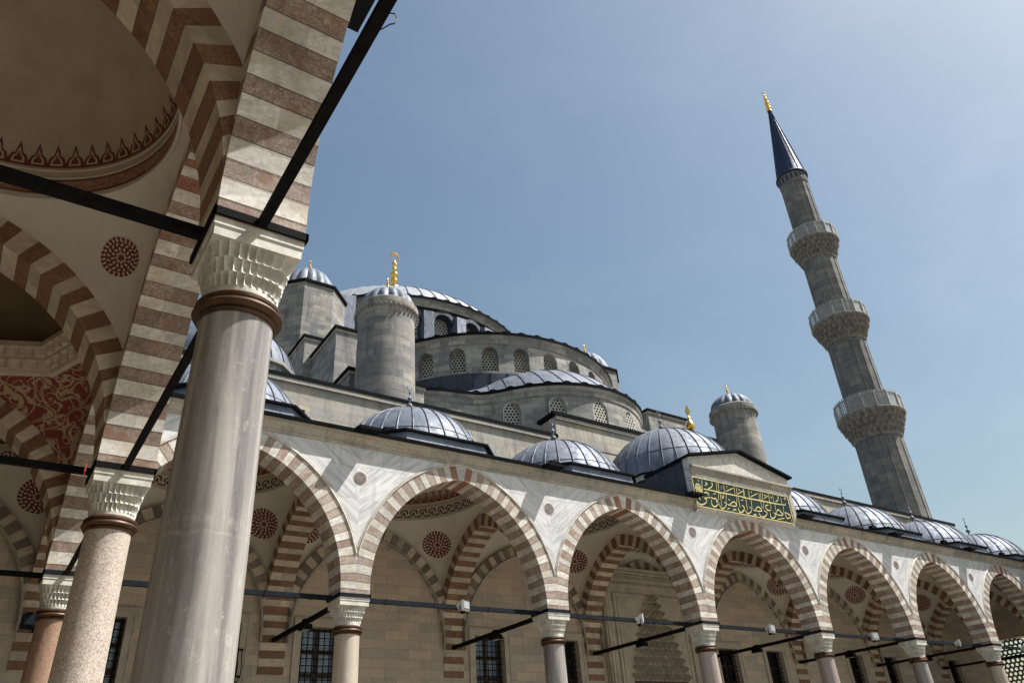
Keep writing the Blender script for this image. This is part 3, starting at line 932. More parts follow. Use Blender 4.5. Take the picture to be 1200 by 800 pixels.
for k in range(-1, 8):
    corner = k in (-1, 7)
    cu = (k + 0.5) * S
    hu = 2.89
    if k == -1: cu, hu = -3.205, 2.795
    if k == 7: cu, hu = 7 * S + 3.205, 2.795
    m = MB()
    P = arch_ring(m, shifted(WF, cu), hu - 0.03, 0.42, hu, 5.86, 6.02, key=False, n=41, faces='fs')
    o = add(m, 'wall_arch', w_mats, front)
    r = MB(); r.tube([WF(cu + p[0], 5.85, p[1]) for p in P], 0.04, 6)
    add(r, 'arch_moulding', 'cornice', o, smooth=60)
    make_vault(front, WF, cu, 3.205, hu, 2.795, 10.66, 'plain', dict(band='meander', rosettes=(0, 1, 2, 3)))
    if k == 3:
        make_outer_dome(front, WF, cu, 3.2, 15.58, 3.05, 12.5, 32, 12.66)
    else:
        make_outer_dome(front, WF, cu, 3.1 if not corner else 3.2)
rf = MB()
for k in range(-1, 8):
    cu = (k + 0.5) * S
    u0, u1 = k * S, (k + 1) * S
    if k == -1: cu, u0 = -3.205, -6.3
    if k == 7: cu, u1 = 7 * S + 3.205, 7 * S + 6.3
    roof_bay(rf, WF, u0, u1, 0.0, 5.99, cu, 3.15, 11.02, 11.04)
add(rf, 'roof', 'lead', front)
fascia(front, WF, 0.0, 20.1, [k * S for k in (1, 2, 3)])
fascia(front, WF, 26.1, 46.2, [k * S for k in (4, 5, 6)])
for k, (mat, lab) in enumerate([('shaft_brown', 'reddish brown granite column at the inner corner'), ('shaft_beige', None), ('shaft_grey', 'grey marble column'), ('shaft_mauve', 'pinkish mauve column'), ('shaft_mauve', 'pinkish mauve column'), ('shaft_grey', 'grey marble column'), ('shaft_beige', None), ('shaft_grey', 'grey marble column')]):
    make_column(front, (k * S - 23.1, -2.6, 0), mat, lab)
for k in range(8):
    t = MB(); impost_strap(t, WF, k * S, 0)
    add(t, 'iron_strap', 'bluegrey_iron', front)
    t = MB(); t.beam((k * S, 0.42, 6.325), (k * S, 6.0, 6.325), 0.115, 0.115)
    add(t, 'tie_rod', 'iron', front)
    if k < 7:
        t = MB(); t.beam((k * S + 0.42, 0.12, 6.325), ((k + 1) * S - 0.42, 0.12, 6.325), 0.10, 0.115)
        for q in (1.1, 2.6, 4.4, 5.6):
            t.box(k * S + q, k * S + q + 0.05, 0.06, 0.18, 6.26, 6.39)
        add(t, 'tie_rod', 'bluegrey_iron', front)
# raised frontispiece over the middle bay
fp = MB()
x0, x1, yf = 20.1, 26.1, -0.62
fp.face([(x0, yf, 10.38), (x1, yf, 10.38), (x1, yf, 12.46), (23.1, yf, 13.15), (x0, yf, 12.46)], 0)
fp.face([(x0, yf, 10.38), (x1, yf, 10.38), (x1, -0.40, 10.30), (x0, -0.40, 10.30)], 0)
for x in (x0, x1):
    fp.face([(x, yf, 10.38), (x, yf, 12.46), (x, -0.30, 12.46), (x, -0.30, 10.38)], 0)
    fp.face([(x, -0.30, 10.90), (x, -0.30, 12.42), (x, 5.98, 12.42), (x, 5.98, 10.95)], 1)
fp.face([(x0, -0.30, 12.42), (23.1, -0.30, 13.1), (23.1, 5.98, 13.1), (x0, 5.98, 12.42)], 1)
fp.face([(x1, -0.30, 12.42), (23.1, -0.30, 13.1), (23.1, 5.98, 13.1), (x1, 5.98, 12.42)], 1)
fo = add(fp, 'frontispiece', ['spandrel', 'lead_shaded'], front, recalc=True)  # lead sides and roof use the colour with shade painted in
q = MB()
prof = [(0, 11.80), (0.03, 11.82), (0.05, 11.92), (0.12, 12.0), (0.17, 12.03), (0.17, 12.10), (0, 12.14)]
q.grid([[(x0 - 0.02, yf - d, z), (x1 + 0.02, yf - d, z)] for d, z in prof])
q.face([(x0 - 0.02, yf - d, z) for d, z in prof]); q.face([(x1 + 0.02, yf - d, z) for d, z in prof])
for xx in (x0, x1 - 0.22):
    q.box(xx, xx + 0.22, yf - 0.03, yf, 10.38, 11.80)
add(q, 'panel_moulding', 'cornice', fo)
q = MB()
q.face([(x0 + 0.1, yf - 0.012, 12.16), (x1 - 0.1, yf - 0.012, 12.16), (x1 - 0.1, yf - 0.012, 12.36), (23.1, yf - 0.012, 13.05), (x0 + 0.1, yf - 0.012, 12.36)])
add(q, 'carved_pediment', 'carved', fo)
q = MB()
for xa, xb in ((x0 - 0.1, 23.1), (x1 + 0.1, 23.1)):
    q.grid([[(xa, y, 12.445), (xb, y, 13.15)] for y in (yf - 0.22, 0.2)]); q.grid([[(xa, y, 12.53), (xb, y, 13.235)] for y in (yf - 0.22, 0.2)])
    q.grid([[(xa, yf - 0.22, 12.445), (xb, yf - 0.22, 13.15)], [(xa, yf - 0.22, 12.53), (xb, yf - 0.22, 13.235)]])
    q.face([(xa, yf - 0.22, 12.445), (xa, yf - 0.22, 12.53), (xa, 0.2, 12.53), (xa, 0.2, 12.445)])
add(q, 'lead_eave', 'eave', fo)
for x in (x0 - 0.02, x1 - 0.10):
    q = MB()
    q.box(x, x + 0.12, -0.2, 5.9, 12.40, 12.56)
    add(q, 'lead_eave', 'eave', fo)
q = MB()
q.lathe([(3.35, 12.38), (3.30, 12.62), (3.34, 12.63), (3.34, 12.70), (3.05, 12.74)], 8, 23.1, 3.2, matf=lambda i, j: 0 if i == 0 else 1, a0=PI / 8, a1=PI / 8 + 2 * PI)
add(q, 'dome_drum', ['cornice', 'eave'], fo)

# ------------------------------------------------------------------ side porticoes
SA = 6.5175
def make_side(label, xa, sg, NB, dom=True):
    side = thing('side_portico', label, 'portico', (xa + sg * 3.0, -16.0, 0))
    W = lambda u, d, z: (xa + sg * d, -u, z)
    for k in range(NB):
        m = MB()
        hs = SA / 2 - 0.41
        arch_ring(m, shifted(W, (k + 0.5) * SA), hs, 0.46, SA / 2, -0.41, 0.41)
        add(m, 'arcade_arch', a_mats, side)
        spandrel(side, W, k * SA, (k + 1) * SA)
    for k in range(NB + 1):
        m = MB()
        arch_ring(m, crosswise(W, k * SA), 2.795, 0.42, 2.795, -0.41, 0.41, key=False)
        add(m, 'transverse_arch', t_mats, side)
        if k: roundel(side, W, k * SA)
    for k in range(NB):
        cu = (k + 0.5) * SA; hu = SA / 2 - 0.41
        m = MB()
        P = arch_ring(m, shifted(W, cu), hu - 0.03, 0.42, hu, 5.86, 6.02, key=False, n=41, faces='fs')
        o = add(m, 'wall_arch', w_mats, side)
        make_vault(side, W, cu, 3.205, hu, 2.795, 10.47, 'red' if k == 0 else 'plain', dict(band='scroll', rosettes=(0, 1, 2, 3), rr=0.31, rz=9.80))
        make_outer_dome(side, W, cu, 3.2)
    rf = MB()
    for k in range(NB):
        roof_bay(rf, W, k * SA, (k + 1) * SA, 0.0, 6.2, (k + 0.5) * SA, 3.2, 11.02, 11.04)
    add(rf, 'roof', 'lead', side)
    fascia(side, W, 0.42, NB * SA, [k * SA for k in range(1, NB)])
    for k, (mat, lab) in enumerate([('shaft_pink', 'speckled pinkish granite column'), ('shaft_grey', 'grey veined marble column'), ('shaft_pink', 'speckled pinkish granite column'), ('shaft_grey', 'grey veined marble column')][:NB]):
        make_column(side, (-sg * 3.0, 16.0 - (k + 1) * SA, 0), mat, lab)
    wl_ = MB()
    wx = sorted((xa + sg * 6.9, xa + sg * 6.0))
    if sg < 0:
        wl_.box(*wx, -NB * SA - 0.4, 6.0, 0, 11.4)
    else:                                              # the far wall has a tall opening
        for ya, yb, za, zb in ((-NB * SA - 0.4, 3.0, 0, 11.4), (5.7, 6.0, 0, 11.4), (3.0, 5.7, 0, 0.4), (3.0, 5.7, 7.95, 11.4)):
            wl_.box(*wx, ya, yb, za, zb)
    add(wl_, 'outer_wall', 'wall', side)
    wl_ = MB()
    wl_.box(*sorted((xa + sg * 6.0, xa - sg * 0.3)), -NB * SA - 0.9, -NB * SA - 0.42, 9.97, 11.3)
    add(wl_, 'end_wall', 'wall', side)
    for k in range(NB + 1):
        if k:
            t = MB(); impost_strap(t, W, k * SA, 0)
            add(t, 'iron_strap', 'iron', side)
        t = MB(); t.beam(W(k * SA, 0.42, 6.32), W(k * SA, 6.0, 6.32), 0.095, 0.10)
        add(t, 'tie_rod', 'iron', side)
        if k < NB:
            t = MB(); t.beam(W(k * SA + 0.42, 0, 6.315), W((k + 1) * SA - 0.42, 0, 6.315), 0.085, 0.09)
            t.box(xa - 0.09, xa + 0.09, -(k + 1) * SA + 1.12, -(k + 1) * SA + 1.42, 6.25, 6.385)
            add(t, 'tie_rod', 'iron', side)
    return side
side = make_side('shaded striped arcade overhead at the left with painted vaults and iron tie rods', 0.0, -1, 4)
side_far = make_side('striped arcade on the far right side of the courtyard beyond the last open arch', 46.2, 1, 2)
# ------------------------------------------------------------------ the prayer hall
mosque = thing('mosque', 'large domed stone prayer hall rising in tiers of lead domes behind the marble arcade', 'mosque', (23.1, 30.0, 0))
XC = 23.1
WIN = [(1.0, 2.25), (4.2, 5.55), (7.5, 8.85), (14.12, 15.42), (17.7, 19.0), (27.2, 28.5), (30.55, 31.75), (37.1, 38.35), (40.35, 41.55), (46.87, 48.1), (-4.9, -3.6)]
WIN.sort()
ZS, ZT = 3.2, 6.8
w = MB()
xs = [-7.0]
for a, b in WIN:
    xs += [a, b]
xs += [53.6]
YW = 6.0
for i in range(len(xs) - 1):
    a, b = xs[i], xs[i + 1]
    if i % 2 == 0:
        w.face([(a, YW, 0), (b, YW, 0), (b, YW, 15.5), (a, YW, 15.5)])
    else:
        w.face([(a, YW, 0), (b, YW, 0), (b, YW, ZS), (a, YW, ZS)])
        w.face([(a, YW, ZT), (b, YW, ZT), (b, YW, 15.5), (a, YW, 15.5)])
        for p, q in (((a, ZS), (a, ZT)), ((b, ZS), (b, ZT)), ((a, ZT), (b, ZT)), ((a, ZS), (b, ZS))):
            w.face([(p[0], YW, p[1]), (q[0], YW, q[1]), (q[0], YW + 0.45, q[1]), (p[0], YW + 0.45, p[1])])
w.face([(-7.0, YW, 0), (-7.0, 58, 0), (-7.0, 58, 15.5), (-7.0, YW, 15.5)])
w.face([(53.6, YW, 0), (53.6, 58, 0), (53.6, 58, 15.5), (53.6, YW, 15.5)])
wall = add(w, 'wall', 'wall', mosque, recalc=False)
# upper band of the wall above the portico roof, with its coping
u = MB()
u.box(-7.02, 53.62, 5.93, 6.9, 11.06, 15.62)
u.box(18.95, 27.25, 5.90, 6.95, 15.5, 16.80)
add(u, 'upper_wall', 'cornice', mosque)
c = MB()
def coping(mb, x0, x1, y0, y1, z, th=0.17, o=0.16):
    mb.box(x0 - o, x1 + o, y0 - o, y1 + o, z, z + th)
coping(c, -7.0, 18.80, 5.93, 6.9, 15.66)
coping(c, 27.4, 53.6, 5.93, 6.9, 15.66)
coping(c, 18.95, 27.25, 5.90, 6.95, 16.84)
add(c, 'coping', 'eave', mosque)
c = MB()
for x0_, x1_, z in ((-7.0, 18.93, 15.5), (27.27, 53.6, 15.5), (18.95, 27.25, 16.66)):
    c.box(x0_, x1_, 5.80, 5.92, z, z + 0.165)
add(c, 'coping_moulding', 'cornice', mosque)
c = MB()
c.face([(-7, 6.9, 15.4), (53.6, 6.9, 15.4), (53.6, 58, 15.4), (-7, 58, 15.4)])
add(c, 'roof', 'lead', mosque)

def wall_window(a, b, lit):
    f = MB()
    t = 0.2
    y0 = YW - 0.045
    for x0_, x1_, z0_, z1_ in ((a - t, a, ZS - t, ZT + t), (b, b + t, ZS - t, ZT + t), (a, b, ZT, ZT + t), (a, b, ZS - t, ZS)):
        f.box(x0_, x1_, y0, YW + 0.02, z0_, z1_)
    for x0_, x1_, z0_, z1_ in ((a - t - 0.06, a - t, ZS - t, ZT + t + 0.06), (b + t, b + t + 0.06, ZS - t, ZT + t + 0.06), (a - t, b + t, ZT + t, ZT + t + 0.06)):
        f.box(x0_, x1_, YW - 0.07, YW + 0.02, z0_, z1_)
    o = add(f, 'window', 'frame', mosque)
    p = MB(); p.face([(a, YW + 0.4, ZS), (b, YW + 0.4, ZS), (b, YW + 0.4, ZT), (a, YW + 0.4, ZT)])
    add(p, 'pane', 'glass' if lit else 'dark_glass', o)  # pane colour switches between pale blue and near black
    s = MB()
    for x in (a + 0.04, (a + b) / 2, b - 0.04):
        s.box(x - 0.05, x + 0.05, YW + 0.31, YW + 0.36, ZS, ZT)
    for i in range(6):
        z = ZS + (ZT - ZS) * i / 5
        s.box(a, b, YW + 0.305, YW + 0.355, z - 0.06, z + 0.06)
    add(s, 'sash', 'wood', o)
    gr = MB()
    n = 7
    for i in range(n):
        x = a + (b - a) * (i + 0.5) / n
        gr.tube([(x, YW + 0.16, ZS), (x, YW + 0.16, ZT)], 0.017, 5, cap=False)
    for i in range(17):
        z = ZS + (ZT - ZS) * (i + 0.5) / 17
        gr.tube([(a, YW + 0.16, z), (b, YW + 0.16, z)], 0.017, 5, cap=False)
    add(gr, 'iron_grille', 'iron', o)
    return o
for a, b in WIN:
    wall_window(a, b, a < 16)
# bellied iron guard in front of one window
gb = MB()
a, b = 4.15, 5.6
for i in range(13):
    x = a + (b - a) * i / 12
    gb.tube([(x, YW - 0.05, 5.1), (x, YW - 0.32, 5.2), (x, YW - 0.36, 5.5), (x, YW - 0.24, 5.8), (x, YW - 0.32, 6.0)], 0.016, 5)
for z, d in ((5.1, 0.06), (5.22, 0.33), (5.98, 0.32)):
    gb.tube([(a, YW - 0.0, z), (a, YW - d, z), (b, YW - d, z), (b, YW, z)], 0.02, 5)
add(gb, 'window_guard', 'iron', mosque)

# portal in the middle bay
p = MB()
px = XC
p.box(px - 2.7, px + 2.7, 5.72, 5.98, 0, 9.25)
po = add(p, 'portal', 'portal', mosque)
p = MB()
for i, (hw, y, z) in enumerate(((2.62, 5.66, 9.18), (2.42, 5.70, 8.98), (2.2, 5.63, 8.75), (1.98, 5.69, 8.55))):
    tk = 0.12
    p.box(px - hw, px - hw + tk, y, 5.73, 0, z); p.box(px + hw - tk, px + hw, y, 5.73, 0, z); p.box(px - hw + tk, px + hw - tk, y, 5.73, z - tk, z)
for y, z, hgt in ((5.5, 9.26, 0.14), (5.58, 9.42, 0.16), (5.50, 9.60, 0.1), (5.42, 9.72, 0.12)):
    p.box(px - 2.8, px + 2.8, y, 6.0, z, z + hgt - 0.004)
add(p, 'portal_moulding', 'portal', po)
p = MB()     # tiers of hanging niches that narrow to a point
tiers = 11
for i in range(tiers):
    z = 5.3 + i * 0.32; hw = 1.55 * (1 - i / tiers) ** 0.8 + 0.08
    n = max(1, int(hw * 2 / 0.26))
    dep = 0.05 + 0.26 * (i / tiers) * 0
    for k in range(n):
        x = px - hw + (k + 0.5) * 2 * hw / n; wd = 2 * hw / n * 0.46
        y = 5.70 - 0.03 * ((i + k) % 2)
        p.face([(x - wd, y, z + 0.30), (x + wd, y, z + 0.30), (x + wd * 0.9, y - 0.22, z + 0.16), (x, y - 0.05, z), (x - wd * 0.9, y - 0.22, z + 0.16)])
        p.face([(x - wd, y, z + 0.30), (x - wd * 0.9, y - 0.22, z + 0.16), (x - wd * 0.9, 5.72, z + 0.16)])
        p.face([(x + wd, y, z + 0.30), (x + wd * 0.9, y - 0.22, z + 0.16), (x + wd * 0.9, 5.72, z + 0.16)])
        p.face([(x, y - 0.05, z), (x + wd * 0.9, y - 0.22, z + 0.16), (x + wd * 0.9, 5.72, z + 0.16), (x, 5.72, z)])
        p.face([(x, y - 0.05, z), (x - wd * 0.9, y - 0.22, z + 0.16), (x - wd * 0.9, 5.72, z + 0.16), (x, 5.72, z)])
add(p, 'niche_hood', 'portal', po, recalc=False)
p = MB()
p.face([(px - 1.55, 5.712, 0), (px + 1.55, 5.712, 0), (px + 1.55, 5.712, 5.3), (px - 1.55, 5.712, 5.3)])
add(p, 'door', 'wood', po)
p = MB()
pts = [(px - 2.2, 9.9)] + [(px + u_, ext_z(u_, 2.86, -0.05)) for u_ in [-1.6 + 3.2 * i / 20 for i in range(21)] if ext_z(u_, 2.86, -0.05) > 9.84] + [(px + 2.2, 9.9)]
pts = [(x, z) for x, z in pts if z > 9.84][1:-1]
if len(pts) > 3:
    p.face([(x, 5.87, z) for x, z in pts])
    p.build('painted_lunette', 'arabesque', po, shift=(23.1, 30.0, 0))

# ------------------------------------------------------------------ drums with arched windows
def hexplate(cu, z0, hw, zs, cell=0.17):
    """pierced plate: hexagon openings inside an arched outline; 2D faces in (u, z)"""
    faces = []
    dx = cell; dz = cell * 0.866
    rows = int((zs + hw - z0) / dz) + 3
    cols = int(2 * hw / dx) + 3
    def inside(u, z):
        if z < z0: return False
        if abs(u) > hw: return False
        return z <= zs or (u * u + (z - zs) ** 2) <= hw * hw
    def clampp(u, z):
        u = max(-hw, min(hw, u)); z = max(z0, z)
        if z > zs:
            q = math.hypot(u, z - zs)
            if q > hw:
                u *= hw / q; z = zs + (z - zs) * hw / q
        return u, z
    for r_ in range(rows):
        for c_ in range(cols):
            u = -hw + (c_ + (0.5 if r_ % 2 else 0.0)) * dx; z = z0 + r_ * dz
            if not inside(u, z) and not any(inside(u + cell * 0.5 * math.cos(a), z + cell * 0.5 * math.sin(a)) for a in [PI / 3 * i for i in range(6)]):
                continue
            for i in range(6):
                a0 = PI / 3 * i + PI / 6; a1 = a0 + PI / 3
                o0 = clampp(u + cell * 0.578 * math.cos(a0), z + cell * 0.578 * math.sin(a0)); o1 = clampp(u + cell * 0.578 * math.cos(a1), z + cell * 0.578 * math.sin(a1))
                i0 = clampp(u + cell * 0.36 * math.cos(a0), z + cell * 0.36 * math.sin(a0)); i1 = clampp(u + cell * 0.36 * math.cos(a1), z + cell * 0.36 * math.sin(a1))
                faces.append([(cu + o0[0], o0[1]), (cu + o1[0], o1[1]), (cu + i1[0], i1[1]), (cu + i0[0], i0[1])])
    return faces

def drum(parent, name, mat, cx, cy, Rf, z0, z1, wins, hw, sill, spring, a0, a1, recess=0.35, lattice_at=0.3, cell=0.17):
    """curved wall r = Rf(angle) with arched, recessed windows at the given angles (degrees)"""
    m = MB()
    hwa = []
    segs = []
    A = R(a0)
    for wdeg in sorted(wins):
        da = hw / Rf(R(wdeg))
        segs.append((A, R(wdeg) - da, None)); segs.append((R(wdeg) - da, R(wdeg) + da, R(wdeg))); A = R(wdeg) + da
    segs.append((A, R(a1), None))
    def pt(a, z, ins=0.0):
        r_ = Rf(a) - ins
        return (cx + r_ * math.cos(a), cy + r_ * math.sin(a), z)
    for s0, s1, wc in segs:
        n = max(1, int((s1 - s0) * Rf(s0) / 0.35)) if wc is None else 14
        A_ = [s0 + (s1 - s0) * i / n for i in range(n + 1)]
        if wc is None:
            m.grid([[pt(a, z0) for a in A_], [pt(a, z1) for a in A_]])
        else:
            def top(a):
                q = (a - wc) / ((s1 - s0) / 2)
                return spring + hw * 1.08 * math.sqrt(max(0.0, 1 - q * q))
            m.grid([[pt(a, z0) for a in A_], [pt(a, sill) for a in A_]])
            m.grid([[pt(a, top(a)) for a in A_], [pt(a, z1) for a in A_]])
            m.grid([[pt(a, top(a)) for a in A_], [pt(a, top(a), recess) for a in A_]])
            m.grid([[pt(a, sill) for a in A_], [pt(a, sill, recess) for a in A_]])
            for a in (s0, s1):
                m.face([pt(a, sill), pt(a, spring), pt(a, spring, recess), pt(a, sill, recess)])
    rad = Rf(R((a0 + a1) / 2))
    d = add(m, name, mat, parent, recalc=False)
    me = d.data
    # cylinder style unwrapping for the courses of stone
    ul = me.uv_layers['UVMap']; off = Vector((0, 0, 0)); o = parent
    while o is not None:
        off += o.location; o = o.parent
    for pl in me.polygons:
        for li in pl.loop_indices:
            co = me.vertices[me.loops[li].vertex_index].co + off
            ul.data[li].uv = (math.atan2(-(co.x - cx), -(co.y - cy)) * rad, co.z)
    for wdeg in wins:
        wc = R(wdeg); r_ = Rf(wc)
        n_ = Vector((math.cos(wc), math.sin(wc), 0)); tdir = Vector((-math.sin(wc), math.cos(wc), 0))
        def q(u, z, ins):
            v = Vector((cx, cy, 0)) + n_ * (r_ - ins) + tdir * u
            return (v.x, v.y, z)
        f = MB()
        fr = 0.07
        arc = [(-hw - 0.02, sill)] + [(-(hw + 0.02) * math.cos(PI * i / 14), spring + (hw * 1.08 + 0.02) * math.sin(PI * i / 14)) for i in range(15)] + [(hw + 0.02, sill)]
        inn = [(x * (hw - fr) / hw, max(sill + fr, z - (fr if z > spring else 0)) if i not in (0, len(arc) - 1) else sill + fr) for i, (x, z) in enumerate(arc)]
        for i in range(len(arc) - 1):
            f.face([q(*arc[i], lattice_at), q(*arc[i + 1], lattice_at), q(*inn[i + 1], lattice_at), q(*inn[i], lattice_at)])
        f.face([q(-hw, sill, lattice_at), q(hw, sill, lattice_at), q(hw, sill + fr, lattice_at), q(-hw, sill + fr, lattice_at)])
        wo = add(f, 'window', 'lattice', parent)
        gl = MB()
        gl.face([q(x, z, recess - 0.01) for x, z in arc])
        add(gl, 'pane', 'dark_glass', wo)
        la = MB()
        for fc in hexplate(0, sill + fr, hw - fr * 0.5, spring, cell):
            la.face([q(x, z, lattice_at + 0.012) for x, z in fc])
        add(la, 'lattice', 'lattice', wo)
    return d

def eave_ring(parent, cx, cy, Rf, z, a0, a1, over=0.28, th=0.16, n=120):
    e = MB()
    A = [R(a0 + (a1 - a0) * i / n) for i in range(n + 1)]
    def pt(a, d, zz):
        return (cx + (Rf(a) + d) * math.cos(a), cy + (Rf(a) + d) * math.sin(a), zz)
    c = MB()
    c.grid([[pt(a, d, z + dz) for a in A] for d, dz in ((0.0, -0.5), (0.06, -0.46), (0.08, -0.28), (0.18, -0.12), (over - 0.04, -0.02), (over - 0.04, 0.0))])
    co = add(c, 'cornice', 'upper', parent)
    lift = lambda i, d: 0.085 if (i % 6) < 2 and d > 0 else 0.0      # turned-up ends of the lead sheets
    n = max(n, int((R(a1) - R(a0)) * Rf(R((a0 + a1) / 2)) / 0.16)); A = [R(a0 + (a1 - a0) * i / n) for i in range(n + 1)]
    e.grid([[pt(a, d, z + dz + lift(i, up)) for i, a in enumerate(A)] for d, dz, up in ((over - 0.12, 0.002, 0), (over, 0.002, 0), (over + 0.01, th, 1), (-0.3, th + 0.06, 1))])
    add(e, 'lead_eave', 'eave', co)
    return co

def lead_cap(parent, name, cx, cy, R0, z0, rise, a0, a1, nseam, seam_r=0.04, n=96, shape=1.0, mats=('lead', 'seam')):
    d = MB()
    full = abs(a1 - a0 - 360) < 1e-3
    rows = []
    K = 20
    Rs = (R0 * R0 + rise * rise) / (2 * rise)
    amax = math.asin(min(1, R0 / Rs)) if rise <= R0 else PI - math.asin(R0 / Rs)
    def pr(t):
        a = amax * (1 - t)
        return Rs * math.sin(a), z0 + Rs * math.cos(a) - (Rs - rise)
    A = [R(a0 + (a1 - a0) * j / n) for j in range(n + (0 if full else 1))]
    for i in range(K + 1):
        r_, z = pr(i / K * 0.996)
        rows.append([(cx + r_ * math.cos(a), cy + r_ * math.sin(a), z) for a in A])
    d.grid(rows, 0, close=full)
    for k in range(nseam):
        a = R(a0 + (a1 - a0) * (k + 0.5) / nseam)
        pts = []
        for i in range(15):
            r_, z = pr(i / 14 * 0.93)
            pts.append((cx + (r_ + 0.01) * math.cos(a), cy + (r_ + 0.01) * math.sin(a), z + 0.012))
        d.tube(pts, seam_r, 4, 1, cap=False)
    return add(d, name, list(mats), parent, smooth=50)

def alem(parent, x, y, z, h, mat='gold', crescent=True, face=0.0, rs=1.0):
    """tall finial of stacked balls with a ring-shaped crescent on top"""
    f = MB()
    s = h / 4.4
    prof = [(0.34, -0.1), (0.36, 0.1), (0.30, 0.2), (0.13, 0.28), (0.12, 0.36)]
    z0 = 0.36
    for rr, hh in ((0.40, 0.66), (0.27, 0.34), (0.37, 0.56), (0.24, 0.36), (0.26, 0.38), (0.16, 0.26), (0.17, 0.3)):
        for i in range(1, 8):
            prof.append((0.07 + (rr - 0.07) * math.sin(PI * i / 8) ** 0.8, z0 + hh * i / 8))
        prof.append((0.08, z0 + hh)); prof.append((0.08, z0 + hh + 0.05)); z0 += hh + 0.05
    prof.append((0.05, z0 + 0.1)); prof.append((0.001, z0 + 0.12))
    f.lathe([(r_ * s * rs, z + q * s) for r_, q in prof], 20, x, y)
    if crescent:
        c = math.cos(face); sn = math.sin(face)
        R0 = 0.27 * s * rs
        zc = z + (z0 + 0.1) * s + R0
        pts = []; rr = []
        for i in range(21):
            a = R(-60 + 300 * i / 20)
            pts.append((x + c * R0 * math.cos(a), y + sn * R0 * math.cos(a), zc + R0 * math.sin(a) * 1.0))
            rr.append(0.015 * s + 0.055 * s * math.sin(PI * i / 20))
        f.tube(pts, rr, 6)
    return add(f, 'finial', mat, parent, smooth=50)

# exedrae below the half dome: the wall waves in and out around the half dome's centre
SX, SY, SR = XC, 19.2, 8.9
EZ = 19.40
def ex_r(a):
    best = 0.0
    p = 14.0
    acc = 0.0
    for dirn in (R(208), R(270), R(332)):
        D = (a - dirn + PI) % (2 * PI) - PI
        d, r_ = 7.1, 5.45
        q = r_ * r_ - (d * math.sin(D)) ** 2
        if q > 0 and abs(D) < PI / 2:
            v = d * math.cos(D) + math.sqrt(q)
            acc += v ** p
    base = 9.35
    acc += base ** p
    return acc ** (1 / p)
def ex_angle(b):
    """angle seen from the half dome's centre of the middle exedra's own angle b (degrees)"""
    x, y = 0 + 5.45 * math.cos(R(b)), -7.1 + 5.45 * math.sin(R(b))
    return math.degrees(math.atan2(y, x)) % 360
exo = MB()
ex_windows = [ex_angle(b) for b in (215, 240, 265, 290, 314)]
left_w = [ex_angle(b) - 62 for b in (255, 280)]
right_w = [ex_angle(b) + 62 for b in (250, 275)]
ex_wall = drum(mosque, 'exedra_wall', 'upper', SX, SY, ex_r, 15.3, EZ, [a for a in left_w + ex_windows + right_w], 0.44, 17.45, 18.3, 180, 360, recess=0.16, lattice_at=0.04, cell=0.185)
eave_ring(mosque, SX, SY, ex_r, EZ, 180, 360, over=0.25, n=200)
# lead roofs of the exedrae: from the wavy eave up to the half dome's drum
d = MB()
n = 200; K = 10
def roof_r(a, t):
    r0 = ex_r(a) + 0.1
    r1 = SR + 0.02
    bulge = (r0 - r1)
    sm = max(0.0, min(1.0, (math.degrees(a) - 226) / 20)); sm = sm * sm * (3 - 2 * sm)
    z_top = EZ + 0.35 + (0.10 + 0.52 * sm) * bulge
    return r0 + (r1 - r0) * t, EZ + 0.2 + (z_top - EZ - 0.2) * math.sin(t * PI / 2)
A = [R(180 + 180 * j / n) for j in range(n + 1)]
d.grid([[(SX + roof_r(a, i / K)[0] * math.cos(a), SY + roof_r(a, i / K)[0] * math.sin(a), roof_r(a, i / K)[1]) for a in A] for i in range(K + 1)])
for j in range(3, n, 5):
    a = A[j]
    d.tube([(SX + roof_r(a, i / K)[0] * math.cos(a), SY + roof_r(a, i / K)[0] * math.sin(a), roof_r(a, i / K)[1] + 0.02) for i in range(K + 1)], 0.035, 4, 1, cap=False)
add(d, 'exedra_roof', ['lead', 'seam'], mosque, smooth=40)
# half dome
q = MB()
A2 = [R(180 + 180 * j / 120) for j in range(121)]
q.grid([[(SX + rr * math.cos(a), SY + rr * math.sin(a), z) for a in A2] for rr, z in ((SR + 0.12, 18.6), (SR + 0.06, 21.8), (SR - 0.02, 21.88))])
for j in range(2, 120, 4):
    q.tube([(SX + (SR + 0.13) * math.cos(A2[j]), SY + (SR + 0.13) * math.sin(A2[j]), 18.6), (SX + (SR + 0.07) * math.cos(A2[j]), SY + (SR + 0.07) * math.sin(A2[j]), 21.8)], 0.03, 4, 0, cap=False)
add(q, 'lead_apron', 'lead_shaded', mosque, smooth=40)  # apron lead coloured as if in shade
sem_w = [195 + 12 * k for k in range(13)]
drum(mosque, 'half_dome_drum', 'upper', SX, SY, lambda a: SR, 18.5, 24.2, sem_w, 0.47, 21.95, 23.05, 180, 360, recess=0.62, lattice_at=0.5, cell=0.19)
eave_ring(mosque, SX, SY, lambda a: SR, 24.2, 180, 360, over=0.32)
lead_cap(mosque, 'half_dome', SX, SY, SR + 0.15, 24.36, 3.0, 180, 360, 30, 0.045)
b = MB()
b.box(SX - 9.2, SX + 9.2, 19.2, 27.0, 15.3, 24.2)
add(b, 'half_dome_base', 'upper', mosque)
b = MB()
b.grid([[(SX - 9.2, 19.2, 24.3), (SX + 9.2, 19.2, 24.3)], [(SX - 9.2, 22.5, 28.2), (SX + 9.2, 22.5, 28.2)], [(SX - 9.2, 33, 29.0), (SX + 9.2, 33, 29.0)]])
for xx in (SX - 9.2, SX + 9.2):
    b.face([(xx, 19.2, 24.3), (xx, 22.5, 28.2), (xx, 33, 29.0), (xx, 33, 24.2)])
add(b, 'lead_slope', 'lead_shaded', mosque)
